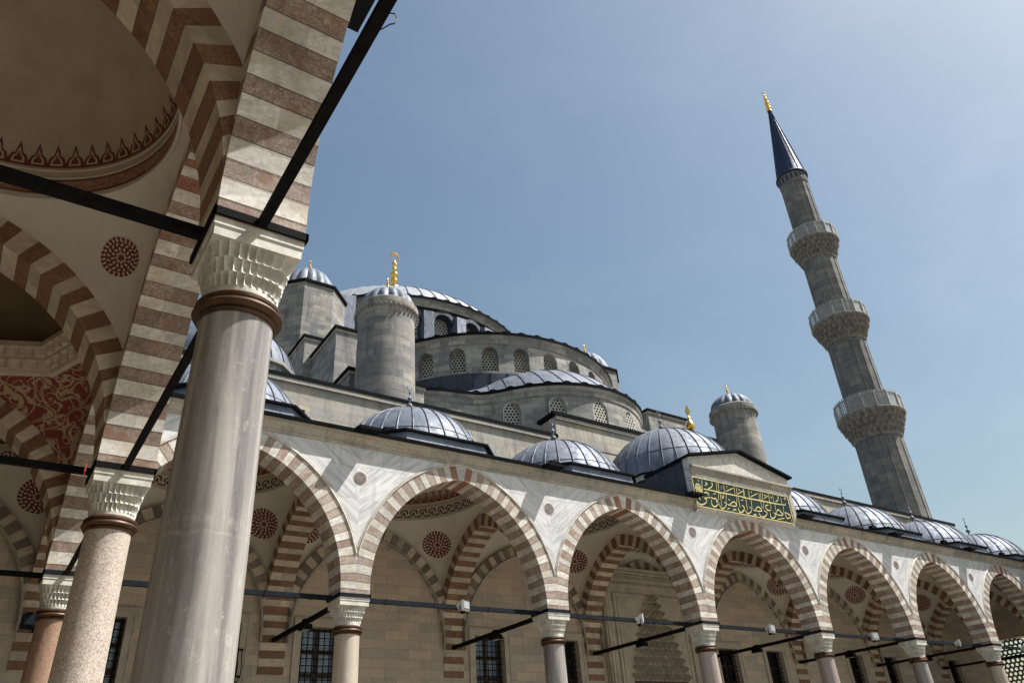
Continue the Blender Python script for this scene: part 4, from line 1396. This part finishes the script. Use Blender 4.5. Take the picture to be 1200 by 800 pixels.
# main dome
MX, MY, MR = XC, 32.6, 11.1
main_w = [264 + 12.857 * k for k in range(-6, 8)]
drum(mosque, 'main_drum', 'lead_shaded', MX, MY, lambda a: MR - 0.25, 27.0, 33.6, main_w, 0.62, 30.3, 31.9, 170, 372, recess=0.5, lattice_at=0.35, cell=0.24)  # drum's lead carries its shade in the colour
for k in range(-7, 8):
    a = R(264 + 12.857 * (k + 0.5))
    pr_ = MB()
    n_ = Vector((math.cos(a), math.sin(a), 0)); t_ = Vector((-math.sin(a), math.cos(a), 0)); c0 = Vector((MX, MY, 0))
    for z0_, z1_, dep in ((27.5, 32.9, 0.55),):
        p0 = c0 + n_ * (MR - 0.4); p1 = c0 + n_ * (MR + dep)
        q = [p0 - t_ * 0.45, p1 - t_ * 0.38, p1 + t_ * 0.38, p0 + t_ * 0.45]
        pr_.grid([[(v.x, v.y, z0_) for v in q], [(v.x, v.y, z1_ - (0.45 if i in (1, 2) else 0)) for i, v in enumerate(q)] and [(v.x, v.y, z1_ - (0.5 if i in (1, 2) else 0)) for i, v in enumerate(q)]], close=True)
        pr_.face([(v.x, v.y, z1_ - (0.5 if i in (1, 2) else 0)) for i, v in enumerate(q)])
    add(pr_, 'drum_buttress', 'lead', mosque)
# hood arches over the drum windows
for wdeg in main_w:
    wc = R(wdeg); n_ = Vector((math.cos(wc), math.sin(wc), 0)); t_ = Vector((-math.sin(wc), math.cos(wc), 0)); c0 = Vector((MX, MY, 0))
    h_ = MB()
    rows = []
    for ins, rr in ((MR - 0.3, 0.66), (MR + 0.12, 0.70), (MR + 0.12, 1.0), (MR - 0.3, 1.05)):
        rows.append([tuple(c0 + n_ * ins + t_ * (rr * math.cos(PI * i / 16)) + Vector((0, 0, 31.9 + rr * math.sin(PI * i / 16)))) for i in range(17)])
    h_.grid(rows)
    add(h_, 'window_hood', 'lead_shaded', mosque)
eave_ring(mosque, MX, MY, lambda a: MR, 33.55, 170, 372, over=0.4, th=0.2, n=160)
lead_cap(mosque, 'main_dome', MX, MY, MR + 0.2, 33.78, 5.7, 0, 360, 64, 0.05, n=128, mats=('skylit_lead', 'seam'))
alem(mosque, MX, MY, 39.4, 7.6, rs=0.8)

# corner towers of the main dome, stepped buttresses and round turrets; left and right alike
def octagon(mb, cx, cy, rr, z0, z1, mat=0, rot=PI / 8):
    mb.lathe([(rr, z0), (rr, z1)], 8, cx, cy, mat, a0=rot, a1=rot + 2 * PI)
def ribbed_dome(parent, cx, cy, rr, z0, h, n=16):
    d = MB()
    N = n * 6
    rows = []
    for i in range(13):
        a = PI / 2 * i / 12 * 0.99
        row = []
        for j in range(N):
            th = 2 * PI * j / N
            lobe = 1 + 0.11 * abs(math.sin(n * th / 2)) * math.cos(a)
            row.append((cx + rr * math.cos(a) * lobe * math.cos(th), cy + rr * math.cos(a) * lobe * math.sin(th), z0 + h * math.sin(a)))
        rows.append(row)
    d.grid(rows, 0, close=True)
    return add(d, 'ribbed_dome', 'lead', parent, smooth=35)
def side_blocks(sg):
    X = lambda x: XC + sg * (x - XC)
    # tower
    t = MB()
    tx, ty, tr = X(11.3), 20.7, 2.45
    octagon(t, tx, ty, tr, 15.3, 29.75)
    to = add(t, 'dome_tower', 'tower', mosque)
    e = MB()
    e.lathe([(tr - 0.1, 29.75), (tr + 0.14, 29.75), (tr + 0.14, 29.92), (1.4, 30.05)], 8, tx, ty, a0=PI / 8, a1=PI / 8 + 2 * PI)
    add(e, 'lead_eave', 'eave', to)
    do = ribbed_dome(to, tx, ty, 1.65, 30.0, 2.3)
    alem(to, tx, ty, 32.2, 1.2, crescent=False)
    # stepped buttresses
    def block(x0_, x1_, y0_, y1_, z):
        a, b_ = sorted((X(x0_), X(x1_)))
        q = MB(); q.box(a, b_, y0_, y1_, 15.3, z - 0.15)
        o = add(q, 'stepped_buttress', 'upper', mosque)
        q = MB(); q.box(a - 0.14, b_ + 0.14, y0_ - 0.14, y1_ + 0.14, z - 0.152, z)
        add(q, 'lead_eave', 'eave', o)
        q = MB(); q.box(a - 0.06, b_ + 0.06, y0_ - 0.06, y1_ + 0.06, z - 0.32, z - 0.155)
        add(q, 'cornice', 'cornice', o)
    block(10.05, 13.9, 9.5, 18, 18.95)
    block(10.4, 13.9, 12.5, 22, 23.05)
    block(9.92, 13.9, 16.0, 24, 24.3)
    # sloping lead ridge from the tower to the dome
    q = MB()
    xa, xb = X(12.6), X(15.6)
    for dx in (0.0,):
        q.grid([[(xa, 19.9, 30.4), (xb, 23.0, 33.2)], [(xa, 21.3, 30.4), (xb, 24.4, 33.2)]])
        q.grid([[(xa, 19.9, 30.4), (xb, 23.0, 33.2)], [(xa, 19.9, 24.0), (xb, 23.0, 24.0)]])
        q.grid([[(xa, 21.3, 30.4), (xb, 24.4, 33.2)], [(xa, 21.3, 24.0), (xb, 24.4, 24.0)]])
    add(q, 'flying_buttress', 'lead', mosque)
    # round turret
    cx, cy = X(11.12), 7.95
    q = MB()
    q.lathe([(1.36, 14.0), (1.33, 18.0), (1.30, 20.75)], 48, cx, cy)
    to = add(q, 'turret', 'tower', mosque, smooth=40)
    me = to.data; ul = me.uv_layers['UVMap']
    for pl in me.polygons:
        ac = math.atan2(pl.center[1] + 30 - cy, pl.center[0] + 23.1 - cx)
        for li in pl.loop_indices:
            co = me.vertices[me.loops[li].vertex_index].co
            a = math.atan2(co.y + 30 - cy, co.x + 23.1 - cx) - ac
            a = (a + PI) % (2 * PI) - PI
            ul.data[li].uv = ((ac + a) * 1.3, co.z)
    q = MB()
    q.lathe([(1.29, 20.7), (1.33, 20.85), (1.37, 20.95), (1.44, 21.05), (1.47, 21.2), (1.47, 21.42), (1.40, 21.5), (1.2, 21.52)], 48, cx, cy)
    add(q, 'rim', 'tower', to, smooth=40, uv=(cx - 23.1, cy - 30.0, 1.45))
    q = MB()
    for k in range(40):
        a = 2 * PI * k / 40
        q.beam((cx + 1.40 * math.cos(a), cy + 1.40 * math.sin(a), 20.98), (cx + 1.48 * math.cos(a), cy + 1.48 * math.sin(a), 21.06), 0.10, 0.12)
    add(q, 'corbel', 'tower', to)
    ribbed_dome(to, cx, cy, 1.22, 21.5, 1.1)
    alem(to, cx, cy, 22.5, 1.1, crescent=False)
side_blocks(1)
side_blocks(-1)
q = MB()
q.box(34.75, 40.0, 12.6, 16, 15.3, 21.95)
bo = add(q, 'gallery_block', 'upper', mosque)
q = MB(); q.box(34.6, 40.15, 12.45, 16.15, 21.95, 22.1)
add(q, 'lead_eave', 'eave', bo)
f = MB()
f.lathe([(0.30, 21.95), (0.34, 22.15), (0.22, 22.3), (0.16, 22.42), (0.30, 22.55), (0.40, 22.78), (0.36, 23.0), (0.20, 23.25), (0.10, 23.45), (0.15, 23.52), (0.10, 23.6), (0.05, 23.75), (0.03, 23.9)], 24, 36.5, 12.7)
f.v = [(36.5 + (x - 36.5) * 0.8, 12.7 + (y - 12.7) * 0.8, 21.95 + (z - 21.95) * 0.88) for x, y, z in f.v]
leaf = [(0, 23.58), (0.12, 23.75), (0.15, 23.9), (0.08, 24.1), (0.0, 24.35), (-0.08, 24.1), (-0.15, 23.9), (-0.12, 23.75)]
fr_ = [(36.5 + 0.82 * a, 12.66 - 0.57 * a, z) for a, z in leaf]; bk_ = [(x, y + 0.06, z) for x, y, z in fr_]
f.face(fr_); f.face(bk_); f.grid([fr_, bk_], close=True)
add(f, 'finial', 'gold', bo, smooth=45)
# small domes of the hall's corners
for sx in (5.2,):
    q = MB()
    q.lathe([(3.2, 15.35), (3.2, 18.0), (3.35, 18.05), (3.35, 18.2), (3.0, 18.25)], 12, sx, 12.0)
    o = add(q, 'corner_drum', 'upper', mosque)
    lead_cap(o, 'corner_dome', sx, 12.0, 3.05, 18.2, 2.7, 0, 360, 24, 0.04, n=64)

# ------------------------------------------------------------------ minaret
mx, my = 58.0, 11.0
mina = thing('minaret', 'tall slender grey stone minaret with three balconies and a pointed dark blue spire', 'minaret', (mx, my, 0))
MINARET_LEAN = (0.0084, 0.0130, 0.0)
def flute(n, amp):
    return lambda a, z: 1 - amp * abs(math.cos(n * a / 2)) ** 6
def mshaft(name, r0, z0, r1, z1, flutes=16):
    q = MB()
    N = flutes * 8
    rows = []
    for i in range(3):
        z = z0 + (z1 - z0) * i / 2; r_ = r0 + (r1 - r0) * i / 2
        row = []
        for j in range(N):
            a = 2 * PI * j / N
            f = math.cos(PI / flutes) / math.cos((a % (2 * PI / flutes)) - PI / flutes)
            rib = 0.05 if (j % 8) in (0,) else 0.0
            row.append((mx + (r_ * f + rib) * math.cos(a), my + (r_ * f + rib) * math.sin(a), z))
        rows.append(row)
    q.grid(rows, 0, close=True)
    o = add(q, name, 'minaret', mina, uv=(0.0, 0.0, r0))
    return o
mshaft('shaft', 2.12, 0.0, 1.84, 25.2)
mshaft('shaft', 1.66, 25.2, 1.60, 34.8)
mshaft('shaft', 1.56, 34.8, 1.50, 44.0)
mshaft('shaft', 1.40, 44.0, 1.32, 54.5)
def balcony(z0, z1, rs, rb, rin):
    """corbelled out on tiers of small niches, with a pierced parapet"""
    hgt = z1 - z0; zc = z0 + hgt * 0.56
    q = MB()
    N = 192
    rows = []
    T = 4
    rows.append([(mx + (rs + 0.06) * math.cos(2 * PI * j / N), my + (rs + 0.06) * math.sin(2 * PI * j / N), z0) for j in range(N)])
    for t in range(T):
        za = z0 + 0.25 + (zc - z0 - 0.25) * t / T; zb = z0 + 0.25 + (zc - z0 - 0.25) * (t + 1) / T
        ra = rs + 0.1 + (rb - rs - 0.1) * t / T; rb_ = rs + 0.1 + (rb - rs - 0.1) * (t + 0.8) / T
        for zz, rr, amp in ((za, ra, 0.02), (za + 0.02, ra + 0.10, 0.10), ((za + zb) / 2, (ra + rb_) / 2 + 0.10, 0.27), (zb - 0.03, rb_ + 0.02, 0.16), (zb - 0.01, rb_ + 0.04, 0.0)):
            row = []
            for j in range(N):
                a = 2 * PI * j / N
                w_ = abs(math.sin(13 * a + (t % 2) * PI / 2))
                row.append((mx + (rr - amp * w_) * math.cos(a), my + (rr - amp * w_) * math.sin(a), zz - 0.10 * (1 - w_)))
            rows.append(row)
    for rr, zz in ((rb + 0.06, zc), (rb + 0.10, zc + 0.12), (rb + 0.02, zc + 0.2), (rin, zc + 0.22)):
        rows.append([(mx + rr * math.cos(2 * PI * j / N), my + rr * math.sin(2 * PI * j / N), zz) for j in range(N)])
    q.grid(rows, 0, close=True)
    o = add(q, 'balcony', 'balcony', mina)
    q = MB()
    zp0, zp1 = zc + 0.2, z1 - 0.16
    nP = 16
    for k in range(nP):
        a0, a1 = 2 * PI * k / nP, 2 * PI * (k + 1) / nP
        P0 = Vector((mx + rb * math.cos(a0), my + rb * math.sin(a0), 0)); P1 = Vector((mx + rb * math.cos(a1), my + rb * math.sin(a1), 0))
        nr = ((P0 + P1) / 2 - Vector((mx, my, 0))).normalized()
        L = (P1 - P0).length; dr = (P1 - P0) / L
        def pp(u, z, o_=0.0):
            v = P0 + dr * u + nr * o_
            return (v.x, v.y, z)
        # posts, rails and a pierced plate of round holes
        q.beam(pp(0, zp0), pp(0, z1), 0.13, 0.13)
        q.beam(pp(0, zp1 + 0.05), pp(L, zp1 + 0.05), 0.12, 0.12)
        q.beam(pp(0, zp0 + 0.06), pp(L, zp0 + 0.06), 0.10, 0.12)
        nc, nr_ = 5, 6
        for c_ in range(nc):
            for r_ in range(nr_):
                ua, ub = L * c_ / nc, L * (c_ + 1) / nc; za, zb = zp0 + (zp1 - zp0) * r_ / nr_, zp0 + (zp1 - zp0) * (r_ + 1) / nr_
                uc, zcc = (ua + ub) / 2, (za + zb) / 2
                sq = [(ua, za), (uc, za), (ub, za), (ub, zcc), (ub, zb), (uc, zb), (ua, zb), (ua, zcc)]
                hol = [(uc + (u_ - uc) * f_, zcc + (z_ - zcc) * f_) for (u_, z_), f_ in zip(sq, (0.42, 0.58) * 4)]
                for i in range(8):
                    j = (i + 1) % 8
                    q.face([pp(*sq[i]), pp(*sq[j]), pp(*hol[j]), pp(*hol[i])])
        for c_ in range(4):
            u_ = L * (c_ + 0.5) / 4
            q.face([pp(u_ - 0.07, z1 - 0.06), pp(u_ + 0.07, z1 - 0.06), pp(u_ + 0.05, z1 + 0.12), pp(u_, z1 + 0.2), pp(u_ - 0.05, z1 + 0.12)])
    add(q, 'parapet', 'parapet', o, recalc=False)
balcony(24.9, 28.5, 1.84, 2.68, 1.6)
balcony(34.4, 37.9, 1.60, 2.45, 1.5)
balcony(43.7, 47.2, 1.50, 2.26, 1.3)
q = MB()
q.lathe([(1.32, 53.6), (1.40, 53.7), (1.40, 54.7), (1.36, 54.75)], 32, mx, my)
for k in range(18):
    a = 2 * PI * (k + 0.5) / 18
    q.beam((mx + 1.41 * math.cos(a), my + 1.41 * math.sin(a), 53.9), (mx + 1.41 * math.cos(a), my + 1.41 * math.sin(a), 54.55), 0.20, 0.03, 1, up=(math.cos(a), math.sin(a), 0))
add(q, 'tile_collar', ['minaret', 'spire'], mina)
q = MB()
q.lathe([(1.30, 54.72), (1.60, 54.74), (1.62, 54.85), (1.45, 55.1), (1.2, 57.0), (0.85, 59.6), (0.45, 62.7), (0.16, 64.9), (0.12, 65.2)], 48, mx, my)
for k in range(16):
    a = 2 * PI * k / 16
    q.tube([(mx + r_ * math.cos(a), my + r_ * math.sin(a), z) for r_, z in ((1.47, 55.1), (1.22, 57.0), (0.87, 59.6), (0.46, 62.7), (0.17, 64.9))], 0.035, 4, 0, cap=False)
add(q, 'spire', 'spire', mina, smooth=30)
alem(mina, mx, my, 65.1, 3.3, crescent=True, face=R(-30))

mina.location = (mx - 0.5, my + 0.33, 0)
mina.rotation_euler = MINARET_LEAN      # it stands very slightly out of plumb

# ------------------------------------------------------------------ inscription board over the middle arch
STROKES = [[(20.46,10.85),(20.52,11.0),(20.69,11.1),(20.83,11.05),(20.82,10.95)],[(20.9,10.9),(20.47,10.83),(20.66,10.78),(20.6,10.66),(20.36,10.54),(20.16,10.53),(20.05,10.67),(20.03,10.87),(20.06,11.17)],[(20.93,10.92),(21.04,10.87),(21.17,10.91),(21.25,10.79),(21.16,10.77)],[(20.91,10.83),(20.87,10.61),(20.97,10.54),(21.17,10.61),(21.29,10.75),(21.2,10.81)],[(21.41,11.16),(21.31,10.84)],[(21.5,11.15),(21.44,10.63)],[(21.32,10.72),(21.34,10.57),(21.44,10.52),(21.62,10.61),(21.76,10.78),(21.62,10.82)],[(21.86,11.18),(21.74,10.82)],[(21.59,11.11),(21.57,10.99),(21.63,10.98),(21.71,11.12)],[(21.79,10.78),(21.89,10.71),(22.06,10.86),(22.24,10.93),(22.32,10.85),(22.36,10.77),(22.14,10.72),(21.96,10.74)],[(22.47,11.16),(22.33,10.79)],[(22.54,11.15),(22.51,10.71)],[(22.38,10.69),(22.4,10.56),(22.5,10.51),(22.69,10.6),(22.78,10.74),(22.67,10.84)],[(21.72,10.55),(21.89,10.62)],[(22.02,10.53),(22.18,10.62),(22.24,10.56)],[(20.23,10.82),(20.29,10.72)],[(21.1,11.07),(21.23,11.11)],[(21.91,10.97),(22.01,10.95)],[(22.68,11.04),(22.82,11.08)],[(20.6,11.2),(21.02,11.21),(21.49,11.19),(21.92,11.2),(22.42,11.2),(22.94,11.21)],[(20.38,11.55),(20.38,11.46)],[(20.59,11.58),(20.5,11.09)],[(20.78,11.5),(20.88,11.45),(20.71,11.36)],[(21.11,11.53),(21.19,11.5),(21.09,11.35),(20.85,11.24)],[(21.4,11.57),(21.33,11.23)],[(21.51,11.59),(21.45,11.21)],[(21.81,11.57),(21.78,11.24)],[(21.65,11.47),(21.65,11.42)],[(21.63,11.38),(21.62,11.34)],[(22.33,11.49),(21.86,11.29)],[(21.96,11.53),(22.0,11.46)],[(22.43,11.58),(22.38,11.24)],[(22.57,11.56),(22.51,11.26)],[(22.97,11.55),(22.91,11.25)],[(22.88,11.44),(22.54,11.28)],[(22.67,11.5),(22.74,11.47)],[(22.63,11.21),(22.95,11.18),(23.63,11.2),(24.31,11.2),(25.01,11.2),(25.53,11.24)],[(22.99,11.14),(22.93,10.67)],[(23.3,11.16),(23.24,10.76)],[(23.9,11.15),(23.88,10.85)],[(24.09,11.16),(23.95,10.86)],[(24.51,11.17),(24.44,10.92)],[(24.8,11.18),(24.73,10.91)],[(25.32,11.16),(25.23,10.84)],[(22.41,10.51),(22.57,10.54),(22.78,10.7),(22.76,10.81),(22.64,10.82)],[(22.81,10.66),(22.84,10.55),(22.94,10.52),(23.15,10.64),(23.22,10.76),(23.1,10.83)],[(23.3,10.75),(23.38,10.69),(23.55,10.87),(23.7,10.92),(23.8,10.81),(23.84,10.75),(23.59,10.71),(23.43,10.72)],[(24.34,11.07),(24.19,11.05),(24.1,10.95),(24.21,10.82),(24.42,10.87)],[(23.96,10.79),(24.15,10.74),(24.08,10.62),(23.82,10.49),(23.63,10.54),(23.6,10.65)],[(24.34,10.77),(24.29,10.58),(24.4,10.51),(24.62,10.62),(24.67,10.72),(24.58,10.8)],[(24.59,10.78),(24.7,10.75),(24.84,10.93),(24.96,10.97),(25.06,10.86),(25.21,10.79),(24.97,10.71),(24.66,10.74)],[(25.32,10.9),(25.45,10.87),(25.71,10.78),(25.39,10.62),(25.32,10.71),(25.32,10.89)],[(24.72,10.52),(25.18,10.63)],[(23.21,10.48),(23.38,10.57),(23.42,10.51)],[(25.19,10.48),(25.32,10.45)],[(25.61,10.63),(25.64,10.52)],[(23.0,11.56),(22.95,11.18)],[(23.3,11.56),(23.23,11.2)],[(23.92,11.53),(23.86,11.24)],[(24.03,11.55),(23.95,11.23)],[(24.14,11.56),(24.04,11.24)],[(24.52,11.57),(24.48,11.23)],[(24.78,11.56),(24.73,11.2)],[(25.31,11.54),(25.27,11.22)],[(25.53,11.33),(25.51,11.23)],[(23.8,11.49),(23.32,11.27)],[(24.45,11.48),(24.14,11.31)],[(22.91,11.46),(22.68,11.35)],[(25.08,11.56),(25.14,11.52),(25.04,11.36),(24.87,11.29)],[(25.5,11.52),(25.62,11.56),(25.54,11.45)],[(24.62,11.47),(24.7,11.41)],[(23.44,11.53),(23.45,11.46)],[(24.21,11.48),(24.35,11.48)]]
ib = thing('inscription_panel', 'long dark green board with gilded calligraphy under the small pediment of the arcade', 'sign', (22.9, -0.64, 10.48))
q = MB()
q.box(20.06, 25.74, -0.655, -0.625, 10.47, 11.61)
add(q, 'board', 'panel', ib)
q = MB()
for a, b_, c_, d_ in ((20.04, 25.76, 10.44, 10.475), (20.04, 25.76, 11.605, 11.635), (20.04, 20.07, 10.475, 11.605), (25.73, 25.76, 10.475, 11.605)):
    q.box(a, b_, -0.668, -0.622, c_, d_)
add(q, 'border', 'gilt', ib)
q = MB()
def stroke(pts, w_, y):
    pts = [Vector((a, b_)) for a, b_ in pts]
    if len(pts) > 2:                       # round the corners
        for _ in range(2):
            o = [pts[0]]
            for i in range(len(pts) - 1):
                o += [pts[i] * 0.75 + pts[i + 1] * 0.25, pts[i] * 0.25 + pts[i + 1] * 0.75]
            pts = o + [pts[-1]]
    L, Rr = [], []
    n = len(pts)
    for i, p_ in enumerate(pts):
        d_ = (pts[min(i + 1, n - 1)] - pts[max(i - 1, 0)])
        d_ = d_.normalized() if d_.length > 1e-6 else Vector((1, 0))
        nn = Vector((-d_.y, d_.x))
        # a broad pen held at an angle
        k = w_ * (0.45 + 0.55 * abs(nn.dot(Vector((0.45, 0.89))))) * (0.55 + 0.45 * math.sin(PI * min(1, max(0, (i + 0.6) / n))))
        L.append(p_ + nn * k / 2); Rr.append(p_ - nn * k / 2)
    q.grid([[(v.x, y, v.y) for v in L], [(v.x, y, v.y) for v in Rr]])
for i, st in enumerate(STROKES):
    stroke(st, 0.058 if len(st) > 2 else 0.044, -0.662 - 0.0006 * (i % 7))
for k in range(12):                        # gilt rosette at the left end
    a = 2 * PI * k / 12
    stroke([(20.32, 11.17), (20.32 + 0.12 * math.cos(a + 0.3), 11.17 + 0.14 * math.sin(a + 0.3)), (20.32 + 0.21 * math.cos(a), 11.17 + 0.25 * math.sin(a)), (20.32 + 0.12 * math.cos(a - 0.3), 11.17 + 0.14 * math.sin(a - 0.3)), (20.32, 11.17)], 0.035, -0.664 - 0.0005 * (k % 3))
add(q, 'lettering', 'gilt', ib, recalc=False)

# ------------------------------------------------------------------ small fittings on the rods and columns
def floodlight(x, y, z, yaw, label):
    o = thing('floodlight', label, 'floodlight', (x, y, z), 'small floodlights on the front tie rods')
    def rot(p):
        c, s = math.cos(yaw), math.sin(yaw)
        return (p[0] * c - p[1] * s, p[0] * s + p[1] * c, p[2])
    b_ = MB()
    rows = []
    for yy, w_, h_ in ((-0.11, 0.17, 0.12), (-0.08, 0.19, 0.14), (0.04, 0.16, 0.11), (0.10, 0.10, 0.07)):
        rows.append([rot((sx * w_, yy, sz * h_ + 0.2 - 0.25 * yy)) for sx, sz in ((-1, -1), (1, -1), (1, 1), (-1, 1))])
    b_.grid(rows, close=True); b_.face(rows[-1])
    for k in range(5):
        xx = -0.12 + 0.06 * k
        b_.beam(rot((xx, 0.03, 0.08)), rot((xx, 0.12, 0.26)), 0.012, 0.1)
    b_.build('housing', 'lamp_white', o)
    f_ = MB(); f_.face([rot((sx * 0.15, -0.112, sz * 0.10 + 0.2 + 0.028)) for sx, sz in ((-1, -1), (1, -1), (1, 1), (-1, 1))])
    f_.build('lens', 'lamp_glass', o)
    k_ = MB()
    k_.tube([rot((-0.21, 0, 0.2)), rot((-0.21, 0, 0.04)), rot((0.21, 0, 0.04)), rot((0.21, 0, 0.2))], 0.014, 6)
    k_.box(-0.05, 0.05, 0.0, 0.105, 0.02, 0.27)
    k_.build('bracket', 'iron', o)
    return o
FL = [(10.07, 0.5, 'white floodlight on the tie rod of the wide arch right of the big foreground column'),
      (16.85, 0.9, 'white tilted floodlight on the tie rod in front of the carved portal'),
      (23.45, 0.2, 'small floodlight on the tie rod under the green inscription board'),
      (30.1, -0.2, 'floodlight on the rod of the first arch right of the inscription board'),
      (36.8, 0.4, 'white floodlight on the rod of the second arch right of the inscription board'),
      (43.1, 0.4, 'floodlight on the rod of the last arch at the right edge')]
for x, yaw, lab in FL:
    floodlight(x, -0.04, 6.12, yaw, lab)
def spot(x, y, label):
    o = thing('spotlight', label, 'spotlight', (x, y, 6.27), 'dark spotlights clamped to the cross rods')
    b_ = MB(); b_.box(-0.13, 0.13, -0.2, 0.2, -0.16, -0.012); b_.box(-0.16, -0.13, -0.17, 0.17, -0.13, -0.03); b_.box(0.13, 0.16, -0.17, 0.17, -0.13, -0.03)
    b_.build('housing', 'iron', o)
    b_ = MB(); b_.box(-0.075, 0.075, -0.1, 0.1, -0.008, 0.145)
    b_.build('clamp', 'iron', o)
    b_ = MB(); b_.box(-0.10, 0.10, -0.16, 0.16, -0.172, -0.163)
    b_.build('lens', 'lamp_glass', o)
SP = ['under the iron rod left of the two grilled windows', 'under the iron rod behind the grey column with the wide arch', 'under the rod that crosses the carved portal', 'under the rod behind the pinkish column right of the portal', 'under the rod behind the second pinkish column', 'under the rod behind the second column from the right edge']
for k, s_ in zip(range(1, 7), SP):
    spot(k * S, 3.15, 'dark box spotlight ' + s_)
q = MB()
rows = [[(-0.60 + a, -0.56 + b_, z) for a, b_ in ((i, i), (0.24 - i, i), (0.24 - i, 0.28 - i), (i, 0.28 - i))] for i, z in ((0.04, 5.16), (0.0, 5.19), (0.0, 5.42), (0.05, 5.46))]
q.grid(rows, close=True); q.face(rows[0]); q.face(rows[-1])
q.tube([(-0.48, -0.36, 5.42), (-0.40, -0.2, 5.47), (-0.3, -0.12, 5.47)], 0.028, 6)
lo = thing('loudspeaker', 'black box loudspeaker fixed at the collar of the brown corner column', 'loudspeaker', (-0.5, -0.4, 5.1))
add(q, 'cabinet', 'iron', lo)
q = MB(); q.box(-0.57, -0.39, -0.572, -0.562, 5.21, 5.40)
add(q, 'grille', 'bluegrey_iron', lo)
q = MB()
q.tube([(0.035, -15.95, 6.34), (0.06, -16.0, 6.36), (0.085, -16.05, 6.31), (0.09, -16.08, 6.22), (0.075, -16.07, 6.17), (0.06, -16.03, 6.20), (0.05, -15.9, 6.29)], 0.005, 6)
tag(q.build('cable', 'cable', smooth=60), 'loose black cable end hanging from the iron rod against the sky', 'cable')
q = MB()
q.box(-0.545, -0.525, -6.98, -6.94, 6.14, 6.268); q.tube([(-0.535, -6.96, 6.15), (-0.535, -6.96, 6.08)], 0.006, 5)
tag(q.build('ribbon', 'tag_red'), 'small red ribbon tied to the rod beside the speckled granite column', 'ribbon')
# pierced screen in the far end wall
q = MB()
ZB = 0.4
fr = thing('window_screen', 'tall pale screen of hexagon openings in the end wall at the right edge', 'screen', (52.14, 4.8, ZB))
for fc in hexplate(0, ZB, 1.35, 6.6, 0.28):
    q.face([(52.12, 4.35 + u_, z) for u_, z in fc])
add(q, 'lattice', 'wood', fr, recalc=False)
q = MB()
q.box(52.08, 52.16, 2.85, 3.0, ZB, 7.9); q.box(52.08, 52.16, 5.70, 5.85, ZB, 7.9)
add(q, 'frame', 'frame', fr)
